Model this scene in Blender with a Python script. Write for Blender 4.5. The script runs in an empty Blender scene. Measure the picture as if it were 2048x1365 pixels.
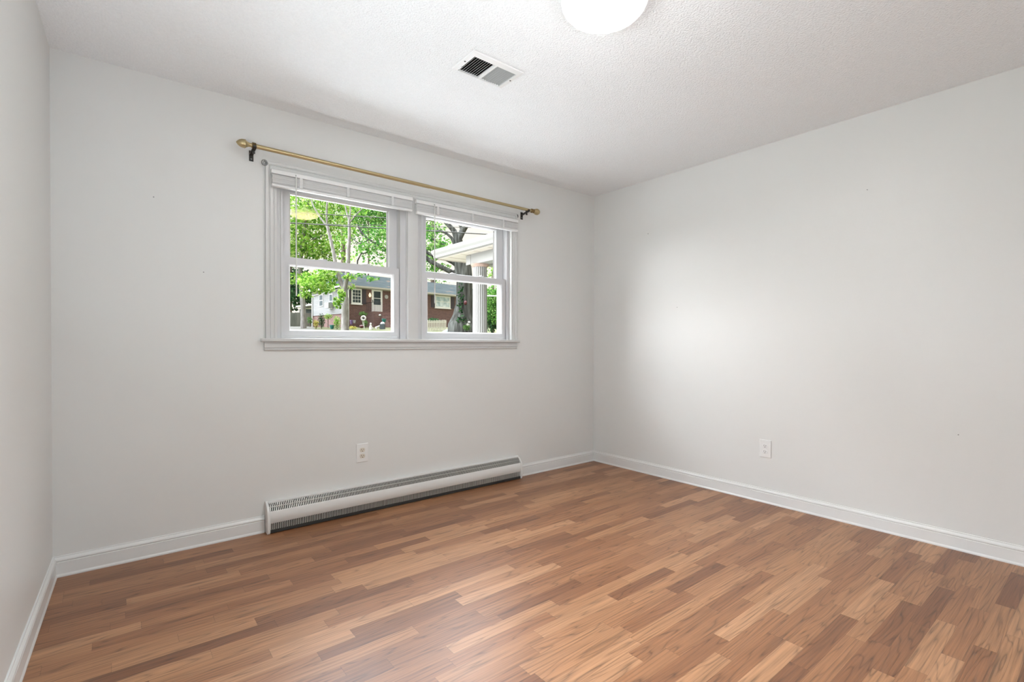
import bpy, math, random
import numpy as np
from mathutils import Vector, Matrix

# ------------------------------------------------------------------ camera
scene = bpy.context.scene
COL = scene.collection
F_PX = 993.545
CAM = Vector((-3.4284411, -3.1410967, 1.0859437))
RT = Vector((0.77328007, -0.63406343, 0.00122434))
UP = Vector((0.00421844, 0.00707554, 0.99996607))
FW = Vector((0.63405058, 0.77324867, -0.00814613))
SX, SY = 21.18, 12.718
cam_data = bpy.data.cameras.new('camera')
cam_data.sensor_width = 36.0
cam_data.lens = F_PX * 36.0 / 2048.0
cam_data.shift_x = -SX / 2048.0
cam_data.shift_y = SY / 2048.0
cam_data.clip_start = 0.02
cam_data.clip_end = 500
cam = bpy.data.objects.new('camera', cam_data)
M3 = Matrix((RT, UP, -FW)).transposed()
cam.matrix_world = Matrix.Translation(CAM) @ M3.to_4x4()
COL.objects.link(cam)
scene.camera = cam

# ------------------------------------------------------------------ view, sky, sun, large lights
scene.view_settings.view_transform = 'Standard'
scene.view_settings.look = 'None'
scene.view_settings.exposure = 0.06
scene.view_settings.gamma = 1.0
scene.view_settings.use_curve_mapping = False
scene.cycles.max_bounces = 12
scene.cycles.diffuse_bounces = 8
scene.cycles.transparent_max_bounces = 24
scene.cycles.sample_clamp_indirect = 8.0

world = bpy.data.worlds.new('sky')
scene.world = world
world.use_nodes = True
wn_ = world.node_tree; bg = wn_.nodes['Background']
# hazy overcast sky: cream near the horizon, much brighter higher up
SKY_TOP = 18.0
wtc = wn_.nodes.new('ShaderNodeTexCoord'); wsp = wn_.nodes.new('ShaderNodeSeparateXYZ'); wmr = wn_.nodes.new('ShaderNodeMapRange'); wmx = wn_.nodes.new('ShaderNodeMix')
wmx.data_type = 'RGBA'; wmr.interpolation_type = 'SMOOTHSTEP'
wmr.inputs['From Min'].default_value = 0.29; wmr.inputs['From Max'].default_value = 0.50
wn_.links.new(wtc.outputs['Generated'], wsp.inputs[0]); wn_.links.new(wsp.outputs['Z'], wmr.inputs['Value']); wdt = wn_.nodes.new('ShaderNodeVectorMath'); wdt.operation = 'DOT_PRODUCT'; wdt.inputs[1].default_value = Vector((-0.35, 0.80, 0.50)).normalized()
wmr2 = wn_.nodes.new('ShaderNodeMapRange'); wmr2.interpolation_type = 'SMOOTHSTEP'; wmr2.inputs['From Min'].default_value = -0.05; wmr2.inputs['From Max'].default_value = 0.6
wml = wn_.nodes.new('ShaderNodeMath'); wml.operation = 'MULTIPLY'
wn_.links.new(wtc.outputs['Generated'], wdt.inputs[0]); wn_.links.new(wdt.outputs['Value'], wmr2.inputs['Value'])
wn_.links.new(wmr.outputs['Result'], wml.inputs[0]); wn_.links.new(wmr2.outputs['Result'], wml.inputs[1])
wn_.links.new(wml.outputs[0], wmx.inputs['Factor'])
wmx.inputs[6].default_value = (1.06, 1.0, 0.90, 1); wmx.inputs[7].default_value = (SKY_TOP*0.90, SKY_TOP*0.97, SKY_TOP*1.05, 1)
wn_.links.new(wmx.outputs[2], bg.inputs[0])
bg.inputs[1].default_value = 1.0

SUN_DIR = Vector((1.06, -0.78, -0.34))
sun_d = bpy.data.lights.new('sun', 'SUN')
sun_d.energy = 5.6
sun_d.angle = math.radians(36)
sun_d.color = (0.94, 0.98, 1.0)
sun = bpy.data.objects.new('sun', sun_d)
sun.rotation_euler = SUN_DIR.to_track_quat('-Z', 'Y').to_euler()
sun.location = (-8, 8, 8)
COL.objects.link(sun)

def area_light(name, loc, direction, sx, sy, power, color=(1, 1, 1)):
    d = bpy.data.lights.new(name, 'AREA')
    d.shape = 'RECTANGLE'
    d.size, d.size_y = sx, sy
    d.energy = power
    d.color = color
    o = bpy.data.objects.new(name, d)
    o.location = loc
    o.rotation_euler = Vector(direction).to_track_quat('-Z', 'Y').to_euler()
    COL.objects.link(o)
    return o
REAR_FILL = area_light('rear_fill', (-2.95, -4.65, 1.05), (0.30, 1, 1.1), 1.0, 1.8, 32, (0.80, 0.92, 1.0))  # unseen area light added behind the camera to brighten the room
SIDE_FILL = area_light('side_fill', (-3.93, -2.2, 1.42), (1, 0.10, 1.5), 1.5, 1.2, 40, (0.84, 0.94, 1.0))  # unseen area light added outside the left wall as general fill
LAMP_EMIT = 120.0

# ------------------------------------------------------------------ helpers
def at_depth(px, py, d):
    """the point on the line of sight through a photo pixel, d metres along the optical axis"""
    return CAM + d * (FW + RT * ((px - 1024 - SX) / F_PX) - UP * ((py - 682.5 - SY) / F_PX))

class MB:
    def __init__(self):
        self.v = []; self.f = []
    def quad(self, a, b, c, d):
        n = len(self.v); self.v += [tuple(a), tuple(b), tuple(c), tuple(d)]; self.f.append((n, n+1, n+2, n+3))
    def box(self, x0, x1, y0, y1, z0, z1):
        n = len(self.v)
        self.v += [(x0,y0,z0),(x1,y0,z0),(x1,y1,z0),(x0,y1,z0),(x0,y0,z1),(x1,y0,z1),(x1,y1,z1),(x0,y1,z1)]
        self.f += [tuple(n+i for i in q) for q in ((0,3,2,1),(4,5,6,7),(0,1,5,4),(1,2,6,5),(2,3,7,6),(3,0,4,7))]
        return self
    def obox(self, o, ax, ay, az):
        """box from a corner and three edge vectors"""
        n = len(self.v); o, ax, ay, az = map(Vector, (o, ax, ay, az))
        P = [o, o+ax, o+ax+ay, o+ay]; P += [q+az for q in P]
        self.v += [tuple(q) for q in P]
        fl = ax.cross(ay).dot(az) < 0
        for q in ((0,3,2,1),(4,5,6,7),(0,1,5,4),(1,2,6,5),(2,3,7,6),(3,0,4,7)):
            q = q[::-1] if fl else q
            self.f.append(tuple(n+i for i in q))
        return self
    def cbox(self, c, ax, ay, az):
        c, ax, ay, az = map(Vector, (c, ax, ay, az))
        return self.obox(c-ax/2-ay/2-az/2, ax, ay, az)
    def tube(self, pts, radii, n=8, cap=True):
        pts = [Vector(q) for q in pts]
        if not hasattr(radii, '__len__'): radii = [radii]*len(pts)
        base = len(self.v)
        t = (pts[1]-pts[0]).normalized()
        a = t.orthogonal().normalized()
        for i, q in enumerate(pts):
            if i == 0: t2 = pts[1]-pts[0]
            elif i == len(pts)-1: t2 = pts[-1]-pts[-2]
            else: t2 = (pts[i+1]-pts[i]).normalized() + (pts[i]-pts[i-1]).normalized()
            t2.normalize()
            a = (a - t2*a.dot(t2)).normalized()
            b = t2.cross(a)
            for k in range(n):
                th = 2*math.pi*k/n
                self.v.append(tuple(q + (a*math.cos(th)+b*math.sin(th))*radii[i]))
        for i in range(len(pts)-1):
            for k in range(n):
                k2 = (k+1) % n
                self.f.append((base+i*n+k, base+i*n+k2, base+(i+1)*n+k2, base+(i+1)*n+k))
        if cap:
            self.f.append(tuple(base+k for k in range(n))[::-1])
            m = base+(len(pts)-1)*n
            self.f.append(tuple(m+k for k in range(n)))
        return self
    def lathe(self, o, axis, prof, n=24, ends=True):
        """profile of (distance along axis, radius)"""
        o = Vector(o); axis = Vector(axis).normalized()
        return self.tube([o+axis*h for h, r in prof], [max(r, 1e-4) for h, r in prof], n, ends) if False else self._lathe(o, axis, prof, n, ends)
    def _lathe(self, o, axis, prof, n, ends):
        a = axis.orthogonal().normalized(); b = axis.cross(a); base = len(self.v)
        for h, r in prof:
            r = max(r, 2e-4)
            for k in range(n):
                th = 2*math.pi*k/n
                self.v.append(tuple(o + axis*h + (a*math.cos(th)+b*math.sin(th))*r))
        for i in range(len(prof)-1):
            for k in range(n):
                k2 = (k+1) % n
                self.f.append((base+i*n+k, base+i*n+k2, base+(i+1)*n+k2, base+(i+1)*n+k))
        if ends:
            self.f.append(tuple(base+k for k in range(n))[::-1])
            m = base+(len(prof)-1)*n
            self.f.append(tuple(m+k for k in range(n)))
        return self
    def sphere(self, c, rx, ry, rz, n=14, m=9, jit=0.0, seed=0):
        rnd = random.Random(seed); base = len(self.v); c = Vector(c)
        for i in range(m+1):
            ph = math.pi*i/m
            for k in range(n):
                th = 2*math.pi*k/n; j = 1+rnd.uniform(-jit, jit)
                s = max(math.sin(ph), 1e-3)
                self.v.append((c.x+rx*s*math.cos(th)*j, c.y+ry*s*math.sin(th)*j, c.z-rz*math.cos(ph)*j))
        for i in range(m):
            for k in range(n):
                k2 = (k+1) % n
                self.f.append((base+i*n+k, base+i*n+k2, base+(i+1)*n+k2, base+(i+1)*n+k))
        return self
    def sweep(self, prof, rails, close=False):
        """prof: list of n items; rails(item) -> list of points; faces between neighbours"""
        base = len(self.v); L = [rails(q) for q in prof]; m = len(L[0])
        for r in L: self.v += [tuple(q) for q in r]
        for i in range(len(L) if close else len(L)-1):
            i2 = (i+1) % len(L)
            for j in range(m-1):
                self.f.append((base+i*m+j, base+i2*m+j, base+i2*m+j+1, base+i*m+j+1))
        if close:
            self.f.append(tuple(base+i*m for i in range(len(L)))[::-1])
            self.f.append(tuple(base+i*m+m-1 for i in range(len(L))))
        return self
    def build(self, name, mat, parent=None, origin=None, smooth=None, bevel=0):
        root = Vector((0, 0, 0))
        q = parent
        while q is not None:
            root = root + q.location; q = q.parent
        off = root if parent is not None else Vector(origin if origin is not None else (0, 0, 0))
        me = bpy.data.meshes.new(name)
        me.from_pydata([(a-off.x, b-off.y, c-off.z) for a, b, c in self.v], [], self.f)
        me.validate(); me.update()
        me.materials.append(mat)
        o = bpy.data.objects.new(name, me)
        COL.objects.link(o)
        if parent is not None: o.parent = parent
        else: o.location = off
        import bmesh
        bm = bmesh.new(); bm.from_mesh(me); bmesh.ops.recalc_face_normals(bm, faces=bm.faces); bm.to_mesh(me); bm.free()
        if smooth:
            for p in me.polygons: p.use_smooth = True
            me.set_sharp_from_angle(angle=math.radians(smooth))
        if bevel:
            md = o.modifiers.new('bevel', 'BEVEL'); md.width = bevel; md.segments = 2; md.limit_method = 'ANGLE'
        return o

def tag(o, label=None, cat=None, group=None, kind=None):
    if label: o['label'] = label
    if cat: o['category'] = cat
    if group: o['group'] = group
    if kind: o['kind'] = kind
    return o
def thing(name, loc, label, cat, group=None, kind=None):
    o = bpy.data.objects.new(name, None)
    o.empty_display_size = 0.1
    o.location = loc
    COL.objects.link(o)
    return tag(o, label, cat, group, kind)

# ------------------------------------------------------------------ materials
def new_mat(name):
    m = bpy.data.materials.new(name); m.use_nodes = True
    nt = m.node_tree
    return m, nt, nt.nodes['Principled BSDF']
def N(nt, t, **kw):
    n = nt.nodes.new(t)
    for k, v in kw.items(): setattr(n, k, v)
    return n
def paint(name, col, rough=0.5, spec=0.5, metal=0.0, var=0.03, vscale=3.0, bump=0.0, bscale=200.0, bdist=0.002, coat=0.0):
    """plain procedural paint: slight noise in colour, optional fine bump"""
    m, nt, b = new_mat(name)
    tc = N(nt, 'ShaderNodeTexCoord')
    nz = N(nt, 'ShaderNodeTexNoise'); nz.inputs['Scale'].default_value = vscale; nz.inputs['Detail'].default_value = 4
    nt.links.new(tc.outputs['Object'], nz.inputs['Vector'])
    mr = N(nt, 'ShaderNodeMapRange'); mr.inputs['To Min'].default_value = 1-var; mr.inputs['To Max'].default_value = 1+var
    nt.links.new(nz.outputs['Fac'], mr.inputs['Value'])
    mx = N(nt, 'ShaderNodeVectorMath', operation='SCALE'); mx.inputs[0].default_value = col[:3]
    nt.links.new(mr.outputs['Result'], mx.inputs['Scale'])
    nt.links.new(mx.outputs['Vector'], b.inputs['Base Color'])
    b.inputs['Roughness'].default_value = rough
    b.inputs['Specular IOR Level'].default_value = spec
    b.inputs['Metallic'].default_value = metal
    if coat: b.inputs['Coat Weight'].default_value = coat
    if bump:
        n2 = N(nt, 'ShaderNodeTexNoise'); n2.inputs['Scale'].default_value = bscale; n2.inputs['Detail'].default_value = 3
        nt.links.new(tc.outputs['Object'], n2.inputs['Vector'])
        bp = N(nt, 'ShaderNodeBump'); bp.inputs['Strength'].default_value = bump; bp.inputs['Distance'].default_value = bdist
        nt.links.new(n2.outputs['Fac'], bp.inputs['Height']); nt.links.new(bp.outputs['Normal'], b.inputs['Normal'])
    return m
def math_node(nt, op, a, b=None, c=None):
    n = N(nt, 'ShaderNodeMath', operation=op)
    for i, q in enumerate((a, b, c)):
        if q is None: continue
        if isinstance(q, (int, float)): n.inputs[i].default_value = q
        else: nt.links.new(q, n.inputs[i])
    return n.outputs[0]
def ramp(nt, fac, stops):
    r = N(nt, 'ShaderNodeValToRGB')
    el = r.color_ramp.elements
    while len(el) < len(stops): el.new(0.5)
    for e, (p, c) in zip(el, stops): e.position = p; e.color = (*c, 1)
    nt.links.new(fac, r.inputs['Fac'])
    return r.outputs['Color']

def floor_mat():
    m, nt, b = new_mat('laminate_oak')
    tc = N(nt, 'ShaderNodeTexCoord'); sp = N(nt, 'ShaderNodeSeparateXYZ')
    nt.links.new(tc.outputs['Object'], sp.inputs[0])
    X, Y = sp.outputs['X'], sp.outputs['Y']
    yr = math_node(nt, 'DIVIDE', math_node(nt, 'ADD', Y, 0.0145), 0.0632)
    row = math_node(nt, 'FLOOR', yr); fy = math_node(nt, 'FRACT', yr)
    wr = N(nt, 'ShaderNodeTexWhiteNoise', noise_dimensions='1D'); nt.links.new(row, wr.inputs['W'])
    ln = math_node(nt, 'MULTIPLY_ADD', wr.outputs['Value'], 0.7, 1.75)
    xr = math_node(nt, 'ADD', math_node(nt, 'MULTIPLY', X, ln), math_node(nt, 'MULTIPLY', wr.outputs['Value'], 37.7))
    piece = math_node(nt, 'FLOOR', xr); fx = math_node(nt, 'FRACT', xr)
    cb = N(nt, 'ShaderNodeCombineXYZ'); nt.links.new(row, cb.inputs[0]); nt.links.new(piece, cb.inputs[1])
    wn = N(nt, 'ShaderNodeTexWhiteNoise', noise_dimensions='2D'); nt.links.new(cb.outputs[0], wn.inputs['Vector'])
    rnd = wn.outputs['Value']
    base = ramp(nt, rnd, [(0.0, (0.175, 0.070, 0.030)), (0.2, (0.245, 0.104, 0.045)), (0.55, (0.300, 0.137, 0.062)), (0.82, (0.350, 0.170, 0.080)), (1.0, (0.41, 0.212, 0.108))])
    # fine streaks along the strip
    c2 = N(nt, 'ShaderNodeCombineXYZ')
    nt.links.new(math_node(nt, 'ADD', math_node(nt, 'MULTIPLY', X, 2.2), math_node(nt, 'MULTIPLY', rnd, 91.0)), c2.inputs[0])
    nt.links.new(math_node(nt, 'MULTIPLY', Y, 95.0), c2.inputs[1]); nt.links.new(math_node(nt, 'MULTIPLY', rnd, 53.0), c2.inputs[2])
    n1 = N(nt, 'ShaderNodeTexNoise'); n1.inputs['Scale'].default_value = 1.6; n1.inputs['Detail'].default_value = 5; n1.inputs['Roughness'].default_value = 0.6
    nt.links.new(c2.outputs[0], n1.inputs['Vector'])
    # cathedral figure: contour lines of a stretched noise
    c3 = N(nt, 'ShaderNodeCombineXYZ')
    nt.links.new(math_node(nt, 'ADD', math_node(nt, 'MULTIPLY', X, 0.85), math_node(nt, 'MULTIPLY', rnd, 71.0)), c3.inputs[0])
    nt.links.new(math_node(nt, 'MULTIPLY', Y, 12.0), c3.inputs[1]); nt.links.new(math_node(nt, 'MULTIPLY', rnd, 31.0), c3.inputs[2])
    n2 = N(nt, 'ShaderNodeTexNoise'); n2.inputs['Scale'].default_value = 1.0; n2.inputs['Detail'].default_value = 2.0; n2.inputs['Roughness'].default_value = 0.45
    nt.links.new(c3.outputs[0], n2.inputs['Vector'])
    ring = math_node(nt, 'FRACT', math_node(nt, 'MULTIPLY', n2.outputs['Fac'], 15.0))
    ringm = math_node(nt, 'POWER', math_node(nt, 'ABSOLUTE', math_node(nt, 'MULTIPLY_ADD', ring, 2.0, -1.0)), 5.0)
    streak = N(nt, 'ShaderNodeMapRange'); streak.inputs['From Min'].default_value = 0.35; streak.inputs['From Max'].default_value = 0.7
    nt.links.new(n1.outputs['Fac'], streak.inputs['Value'])
    g = math_node(nt, 'ADD', math_node(nt, 'MULTIPLY', streak.outputs['Result'], 0.46), math_node(nt, 'MULTIPLY', ringm, 0.42))
    # seams
    ey = math_node(nt, 'ABSOLUTE', math_node(nt, 'SUBTRACT', fy, 0.5)); sy = math_node(nt, 'GREATER_THAN', ey, 0.488)
    ex = math_node(nt, 'ABSOLUTE', math_node(nt, 'SUBTRACT', fx, 0.5)); sx = math_node(nt, 'GREATER_THAN', ex, 0.4975)
    seam = math_node(nt, 'MULTIPLY', math_node(nt, 'MAXIMUM', sx, sy), 0.22)
    dark = math_node(nt, 'SUBTRACT', 1.22, math_node(nt, 'ADD', g, seam))
    sc = N(nt, 'ShaderNodeVectorMath', operation='SCALE'); nt.links.new(base, sc.inputs[0]); nt.links.new(dark, sc.inputs['Scale'])
    nt.links.new(sc.outputs[0], b.inputs['Base Color'])
    b.inputs['Roughness'].default_value = 0.40
    b.inputs['Specular IOR Level'].default_value = 0.62
    bp = N(nt, 'ShaderNodeBump'); bp.inputs['Strength'].default_value = 0.12; bp.inputs['Distance'].default_value = 0.001; bp.invert = True
    nt.links.new(g, bp.inputs['Height']); nt.links.new(bp.outputs['Normal'], b.inputs['Normal'])
    return m

def glass_mat():
    m = bpy.data.materials.new('window_glass'); m.use_nodes = True; nt = m.node_tree; nt.nodes.clear()
    out = N(nt, 'ShaderNodeOutputMaterial'); mx = N(nt, 'ShaderNodeMixShader'); tr = N(nt, 'ShaderNodeBsdfTransparent'); gl = N(nt, 'ShaderNodeBsdfGlossy')
    gl.inputs['Roughness'].default_value = 0.0; tr.inputs['Color'].default_value = (0.985, 0.99, 0.985, 1)
    gl.inputs['Color'].default_value = (1, 0.78, 0.42, 1)
    fr = N(nt, 'ShaderNodeFresnel'); fr.inputs['IOR'].default_value = 1.21
    nt.links.new(fr.outputs[0], mx.inputs[0]); nt.links.new(tr.outputs[0], mx.inputs[1]); nt.links.new(gl.outputs[0], mx.inputs[2])
    nt.links.new(mx.outputs[0], out.inputs[0])
    return m
def emit_mat(name, col, strength):
    m = bpy.data.materials.new(name); m.use_nodes = True; nt = m.node_tree; nt.nodes.clear()
    out = N(nt, 'ShaderNodeOutputMaterial'); e = N(nt, 'ShaderNodeEmission'); e.inputs[0].default_value = (*col, 1); e.inputs[1].default_value = strength
    nt.links.new(e.outputs[0], out.inputs[0])
    return m
def lamp_mat():
    m = emit_mat('lamp_glass_lit', (0.97, 0.985, 0.975), LAMP_EMIT); nt = m.node_tree
    tc = N(nt, 'ShaderNodeTexCoord'); sp = N(nt, 'ShaderNodeSeparateXYZ'); nt.links.new(tc.outputs['Object'], sp.inputs[0])
    mr = N(nt, 'ShaderNodeMapRange'); mr.inputs['From Min'].default_value = -0.045; mr.inputs['From Max'].default_value = -0.112
    nt.links.new(sp.outputs['Z'], mr.inputs['Value'])
    nt.links.new(math_node(nt, 'MULTIPLY_ADD', math_node(nt, 'POWER', mr.outputs['Result'], 2.3), LAMP_EMIT, 1.3), nt.nodes['Emission'].inputs[1])
    return m
def leaf_mat(name, stops, trans=0.45):
    m = bpy.data.materials.new(name); m.use_nodes = True; nt = m.node_tree; nt.nodes.clear()
    out = N(nt, 'ShaderNodeOutputMaterial'); mx = N(nt, 'ShaderNodeMixShader'); d = N(nt, 'ShaderNodeBsdfDiffuse'); t = N(nt, 'ShaderNodeBsdfTranslucent')
    g = N(nt, 'ShaderNodeNewGeometry')
    c = ramp(nt, g.outputs['Random Per Island'], stops)
    mx.inputs[0].default_value = trans
    nt.links.new(c, d.inputs[0]); nt.links.new(c, t.inputs[0])
    nt.links.new(d.outputs[0], mx.inputs[1]); nt.links.new(t.outputs[0], mx.inputs[2]); nt.links.new(mx.outputs[0], out.inputs[0])
    return m
def brick_mat():
    m, nt, b = new_mat('house_brick')
    tc = N(nt, 'ShaderNodeTexCoord'); sp = N(nt, 'ShaderNodeSeparateXYZ'); nt.links.new(tc.outputs['Object'], sp.inputs[0])
    u = math_node(nt, 'ADD', math_node(nt, 'MULTIPLY', sp.outputs['X'], 0.990), math_node(nt, 'MULTIPLY', sp.outputs['Y'], 0.139))
    w = math_node(nt, 'SUBTRACT', math_node(nt, 'MULTIPLY', sp.outputs['Y'], 0.990), math_node(nt, 'MULTIPLY', sp.outputs['X'], 0.139))
    cb = N(nt, 'ShaderNodeCombineXYZ'); nt.links.new(math_node(nt, 'ADD', u, w), cb.inputs[0]); nt.links.new(sp.outputs['Z'], cb.inputs[1])
    br = N(nt, 'ShaderNodeTexBrick'); nt.links.new(cb.outputs[0], br.inputs['Vector'])
    br.inputs['Scale'].default_value = 1.0; br.inputs['Brick Width'].default_value = 0.22; br.inputs['Row Height'].default_value = 0.075; br.inputs['Mortar Size'].default_value = 0.008
    br.inputs['Color1'].default_value = (0.105, 0.052, 0.048, 1); br.inputs['Color2'].default_value = (0.165, 0.082, 0.073, 1); br.inputs['Mortar'].default_value = (0.27, 0.22, 0.21, 1)
    nt.links.new(br.outputs['Color'], b.inputs['Base Color']); b.inputs['Roughness'].default_value = 0.9; b.inputs['Specular IOR Level'].default_value = 0.12
    return m
def noise2_mat(name, stops, scale, rough=0.9, detail=6, stretch=(1, 1, 1), bump=0.0, bdist=0.02):
    m, nt, b = new_mat(name)
    tc = N(nt, 'ShaderNodeTexCoord'); mp = N(nt, 'ShaderNodeMapping'); mp.inputs['Scale'].default_value = stretch
    nz = N(nt, 'ShaderNodeTexNoise'); nz.inputs['Scale'].default_value = scale; nz.inputs['Detail'].default_value = detail
    nt.links.new(tc.outputs['Object'], mp.inputs[0]); nt.links.new(mp.outputs[0], nz.inputs['Vector'])
    nt.links.new(ramp(nt, nz.outputs['Fac'], stops), b.inputs['Base Color']); b.inputs['Roughness'].default_value = rough; b.inputs['Specular IOR Level'].default_value = 0.12
    if bump:
        bp = N(nt, 'ShaderNodeBump'); bp.inputs['Strength'].default_value = bump; bp.inputs['Distance'].default_value = bdist
        nt.links.new(nz.outputs['Fac'], bp.inputs['Height']); nt.links.new(bp.outputs['Normal'], b.inputs['Normal'])
    return m

M = dict(
    wall=paint('wall_paint', (0.70, 0.70, 0.688), 0.42, 0.45, var=0.012, vscale=1.5, bump=0.05, bscale=60, bdist=0.002),
    ceil=paint('ceiling_popcorn', (0.90, 0.92, 0.94), 0.95, 0.1, var=0.05, vscale=110, bump=0.9, bscale=120, bdist=0.006),
    trim=paint('trim_paint', (0.58, 0.58, 0.574), 0.32, 0.5, var=0.015, vscale=8),
    base=paint('baseboard_paint', (0.72, 0.72, 0.712), 0.32, 0.5, var=0.015, vscale=8),
    vinyl=paint('window_vinyl', (0.58, 0.58, 0.59), 0.35, 0.5, var=0.01),
    slat=paint('blind_white', (0.76, 0.76, 0.755), 0.4, 0.5, var=0.02, vscale=20),
    tape=paint('blind_tape', (0.66, 0.66, 0.655), 0.6, 0.3, var=0.12, vscale=300),
    wand=paint('wand_plastic', (0.66, 0.66, 0.64), 0.2, 0.6, var=0.02),
    brass=paint('aged_brass', (0.52, 0.42, 0.24), 0.40, 0.5, 1.0, var=0.05, vscale=3),
    brass_dark=paint('dark_brass', (0.24, 0.165, 0.075), 0.38, 0.5, 1.0, var=0.2, vscale=40),
    black=paint('bracket_black', (0.02, 0.016, 0.013), 0.4, 0.5, var=0.2, vscale=40),
    steel=paint('steel', (0.30, 0.30, 0.30), 0.3, 0.5, 1.0),
    heater=paint('heater_enamel', (0.73, 0.725, 0.71), 0.38, 0.5, var=0.03, vscale=6),
    heater_in=paint('heater_inner_shade', (0.035, 0.034, 0.032), 0.7, 0.3, var=0.2),  # near black, stands in for the shade inside and under the casing
    fins=paint('heater_fins', (0.50, 0.50, 0.47), 0.4, 0.5, 0.3, var=0.1, vscale=20),
    plate=paint('outlet_plate', (0.76, 0.76, 0.75), 0.3, 0.5, var=0.01),
    ivory=paint('outlet_ivory', (0.66, 0.61, 0.53), 0.3, 0.5, var=0.01),
    white_rec=paint('outlet_white', (0.76, 0.76, 0.76), 0.3, 0.5, var=0.01),
    slot=paint('outlet_slot', (0.03, 0.022, 0.018), 0.6, 0.3),
    register=paint('register_white', (0.80, 0.80, 0.80), 0.4, 0.5, var=0.01),
    louver=paint('louver_shaded', (0.46, 0.465, 0.46), 0.5, 0.3, var=0.02),  # register white darkened: shade on the right louver bank put into the colour
    duct=paint('duct_dark', (0.012, 0.011, 0.010), 0.8, 0.2),
    floor=floor_mat(), glass=glass_mat(),
    lamp=lamp_mat(),
    nub=paint('lamp_nub', (0.6, 0.6, 0.58), 0.4, 0.5, var=0.01),
)

# ------------------------------------------------------------------ room shell
H = 2.44; W = 3.656; BACK = -3.73; LSL = 0.0258     # left wall leans outward by LSL per metre towards the camera
def lx(y): return -W + LSL*y
def panel_with_holes(u, v, holes, mk):
    """grid of cells over u x v without the cells in holes; mk(u,v,side)->point; both faces and the reveals"""
    mb = MB()
    def inside(a, b): return any(h[0]-1e-6 < a < h[1]+1e-6 and h[2]-1e-6 < b < h[3]+1e-6 for h in holes)
    for i in range(len(u)-1):
        for j in range(len(v)-1):
            if inside((u[i]+u[i+1])/2, (v[j]+v[j+1])/2): continue
            c = [(u[i], v[j]), (u[i+1], v[j]), (u[i+1], v[j+1]), (u[i], v[j+1])]
            for s in (0, 1): mb.quad(*[mk(a, b, s) for a, b in c])
    for (a0, a1, b0, b1) in list(holes)+[(u[0], u[-1], v[0], v[-1])]:
        for p, q in (((a0, b0), (a1, b0)), ((a1, b0), (a1, b1)), ((a1, b1), (a0, b1)), ((a0, b1), (a0, b0))):
            mb.quad(mk(*p, 0), mk(*q, 0), mk(*q, 1), mk(*p, 1))
    return mb
O1 = (-2.702, -1.877); O2 = (-1.803, -0.978); ZB, ZT = 1.113, 2.07
WT = 0.16
fw_ = panel_with_holes([-W-0.2, O1[0], O1[1], O2[0], O2[1], 0.16], [-0.4, 0, ZB, ZT, H, 2.62], [(*O1, ZB, ZT), (*O2, ZB, ZT)], lambda a, b, s: (a, WT if s else 0.0, b))
tag(fw_.build('wall_front', M['wall']), 'light grey painted wall with the double window', 'wall', kind='structure')
rw = MB(); rw.box(0.0, 0.14, BACK-0.14, 0.0, -0.1, H+0.1)
tag(rw.build('wall_right', M['wall']), 'light grey painted wall on the right', 'wall', kind='structure')
yb = BACK-0.14
LWO = (-2.95, -1.45, 0.85, 2.02)     # opening added in the left wall to let the side fill light in
lw = panel_with_holes([yb, LWO[0], LWO[1], 0.0], [-0.1, LWO[2], LWO[3], H+0.1], [LWO], lambda a, b, s_: (lx(a)-(0.14 if s_ else 0.0), a, b))
tag(lw.build('wall_left', M['wall']), 'light grey painted wall on the left', 'wall', kind='structure')
DX0, DX1, DZ = -3.52, -2.55, 2.05  # doorway added behind the camera so the rear fill light enters
bw = panel_with_holes([lx(BACK), DX0, DX1, 0], [0, DZ, H], [(DX0, DX1, 0, DZ)], lambda a, b, s: (a, BACK-(0.12 if s else 0.0), b))
tag(bw.build('wall_back', M['wall']), 'light grey painted wall behind the camera with a doorway added for fill light', 'wall', kind='structure')
hb = MB()   # plain box added behind the doorway to enclose the rear fill light
hx0, hx1, hy0, hy1 = -3.95, -1.9, -4.75, BACK-0.12
for q in (((hx0,hy0,0),(hx1,hy0,0),(hx1,hy0,H),(hx0,hy0,H)), ((hx0,hy0,0),(hx0,hy1,0),(hx0,hy1,H),(hx0,hy0,H)), ((hx1,hy0,0),(hx1,hy1,0),(hx1,hy1,H),(hx1,hy0,H)),
          ((hx0,hy0,H),(hx1,hy0,H),(hx1,hy1,H),(hx0,hy1,H)), ((hx0,hy0,0),(hx1,hy0,0),(hx1,hy1,0),(hx0,hy1,0))): hb.quad(*q)
tag(hb.build('wall_fill_box', M['wall']), 'plain added box around the unseen rear fill light', 'wall', kind='structure')
fl = MB(); fl.box(-W-0.15, 0.0, BACK-0.12, 0.0, -0.06, 0.0)
tag(fl.build('floor', M['floor']), 'oak look laminate strip floor', 'floor', kind='structure')

# ceiling: fine grid, a hole for the vent, a soft raised tape seam near the window wall
VX0, VX1, VY0, VY1 = -2.118, -1.868, -1.186, -1.036
def ceil_z(x, y):
    s = max(0.0, min(1.0, (x+3.1)/0.7)) * max(0.0, min(1.0, (-0.05-x)/0.5))
    s = s*s*(3-2*s)
    return H - 0.016*s*math.exp(-((y+0.155)/0.055)**2) + 0.003*math.sin(x*2.1+1)*math.exp(y*1.5)
cx = sorted(set([round(-W-0.15+0.08*i, 4) for i in range(48)] + [VX0, VX1, 0.02]))
cx = [a for a in cx if a <= 0.02]
cy = sorted(set([0.0]+[-0.02*i for i in range(1, 23)]+[-0.5-0.1*i for i in range(35)]+[VY0, VY1]))
cm = MB(); idx = {}
for i, a in enumerate(cx):
    for j, b in enumerate(cy):
        idx[i, j] = len(cm.v); cm.v.append((a, b, ceil_z(a, b)))
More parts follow.
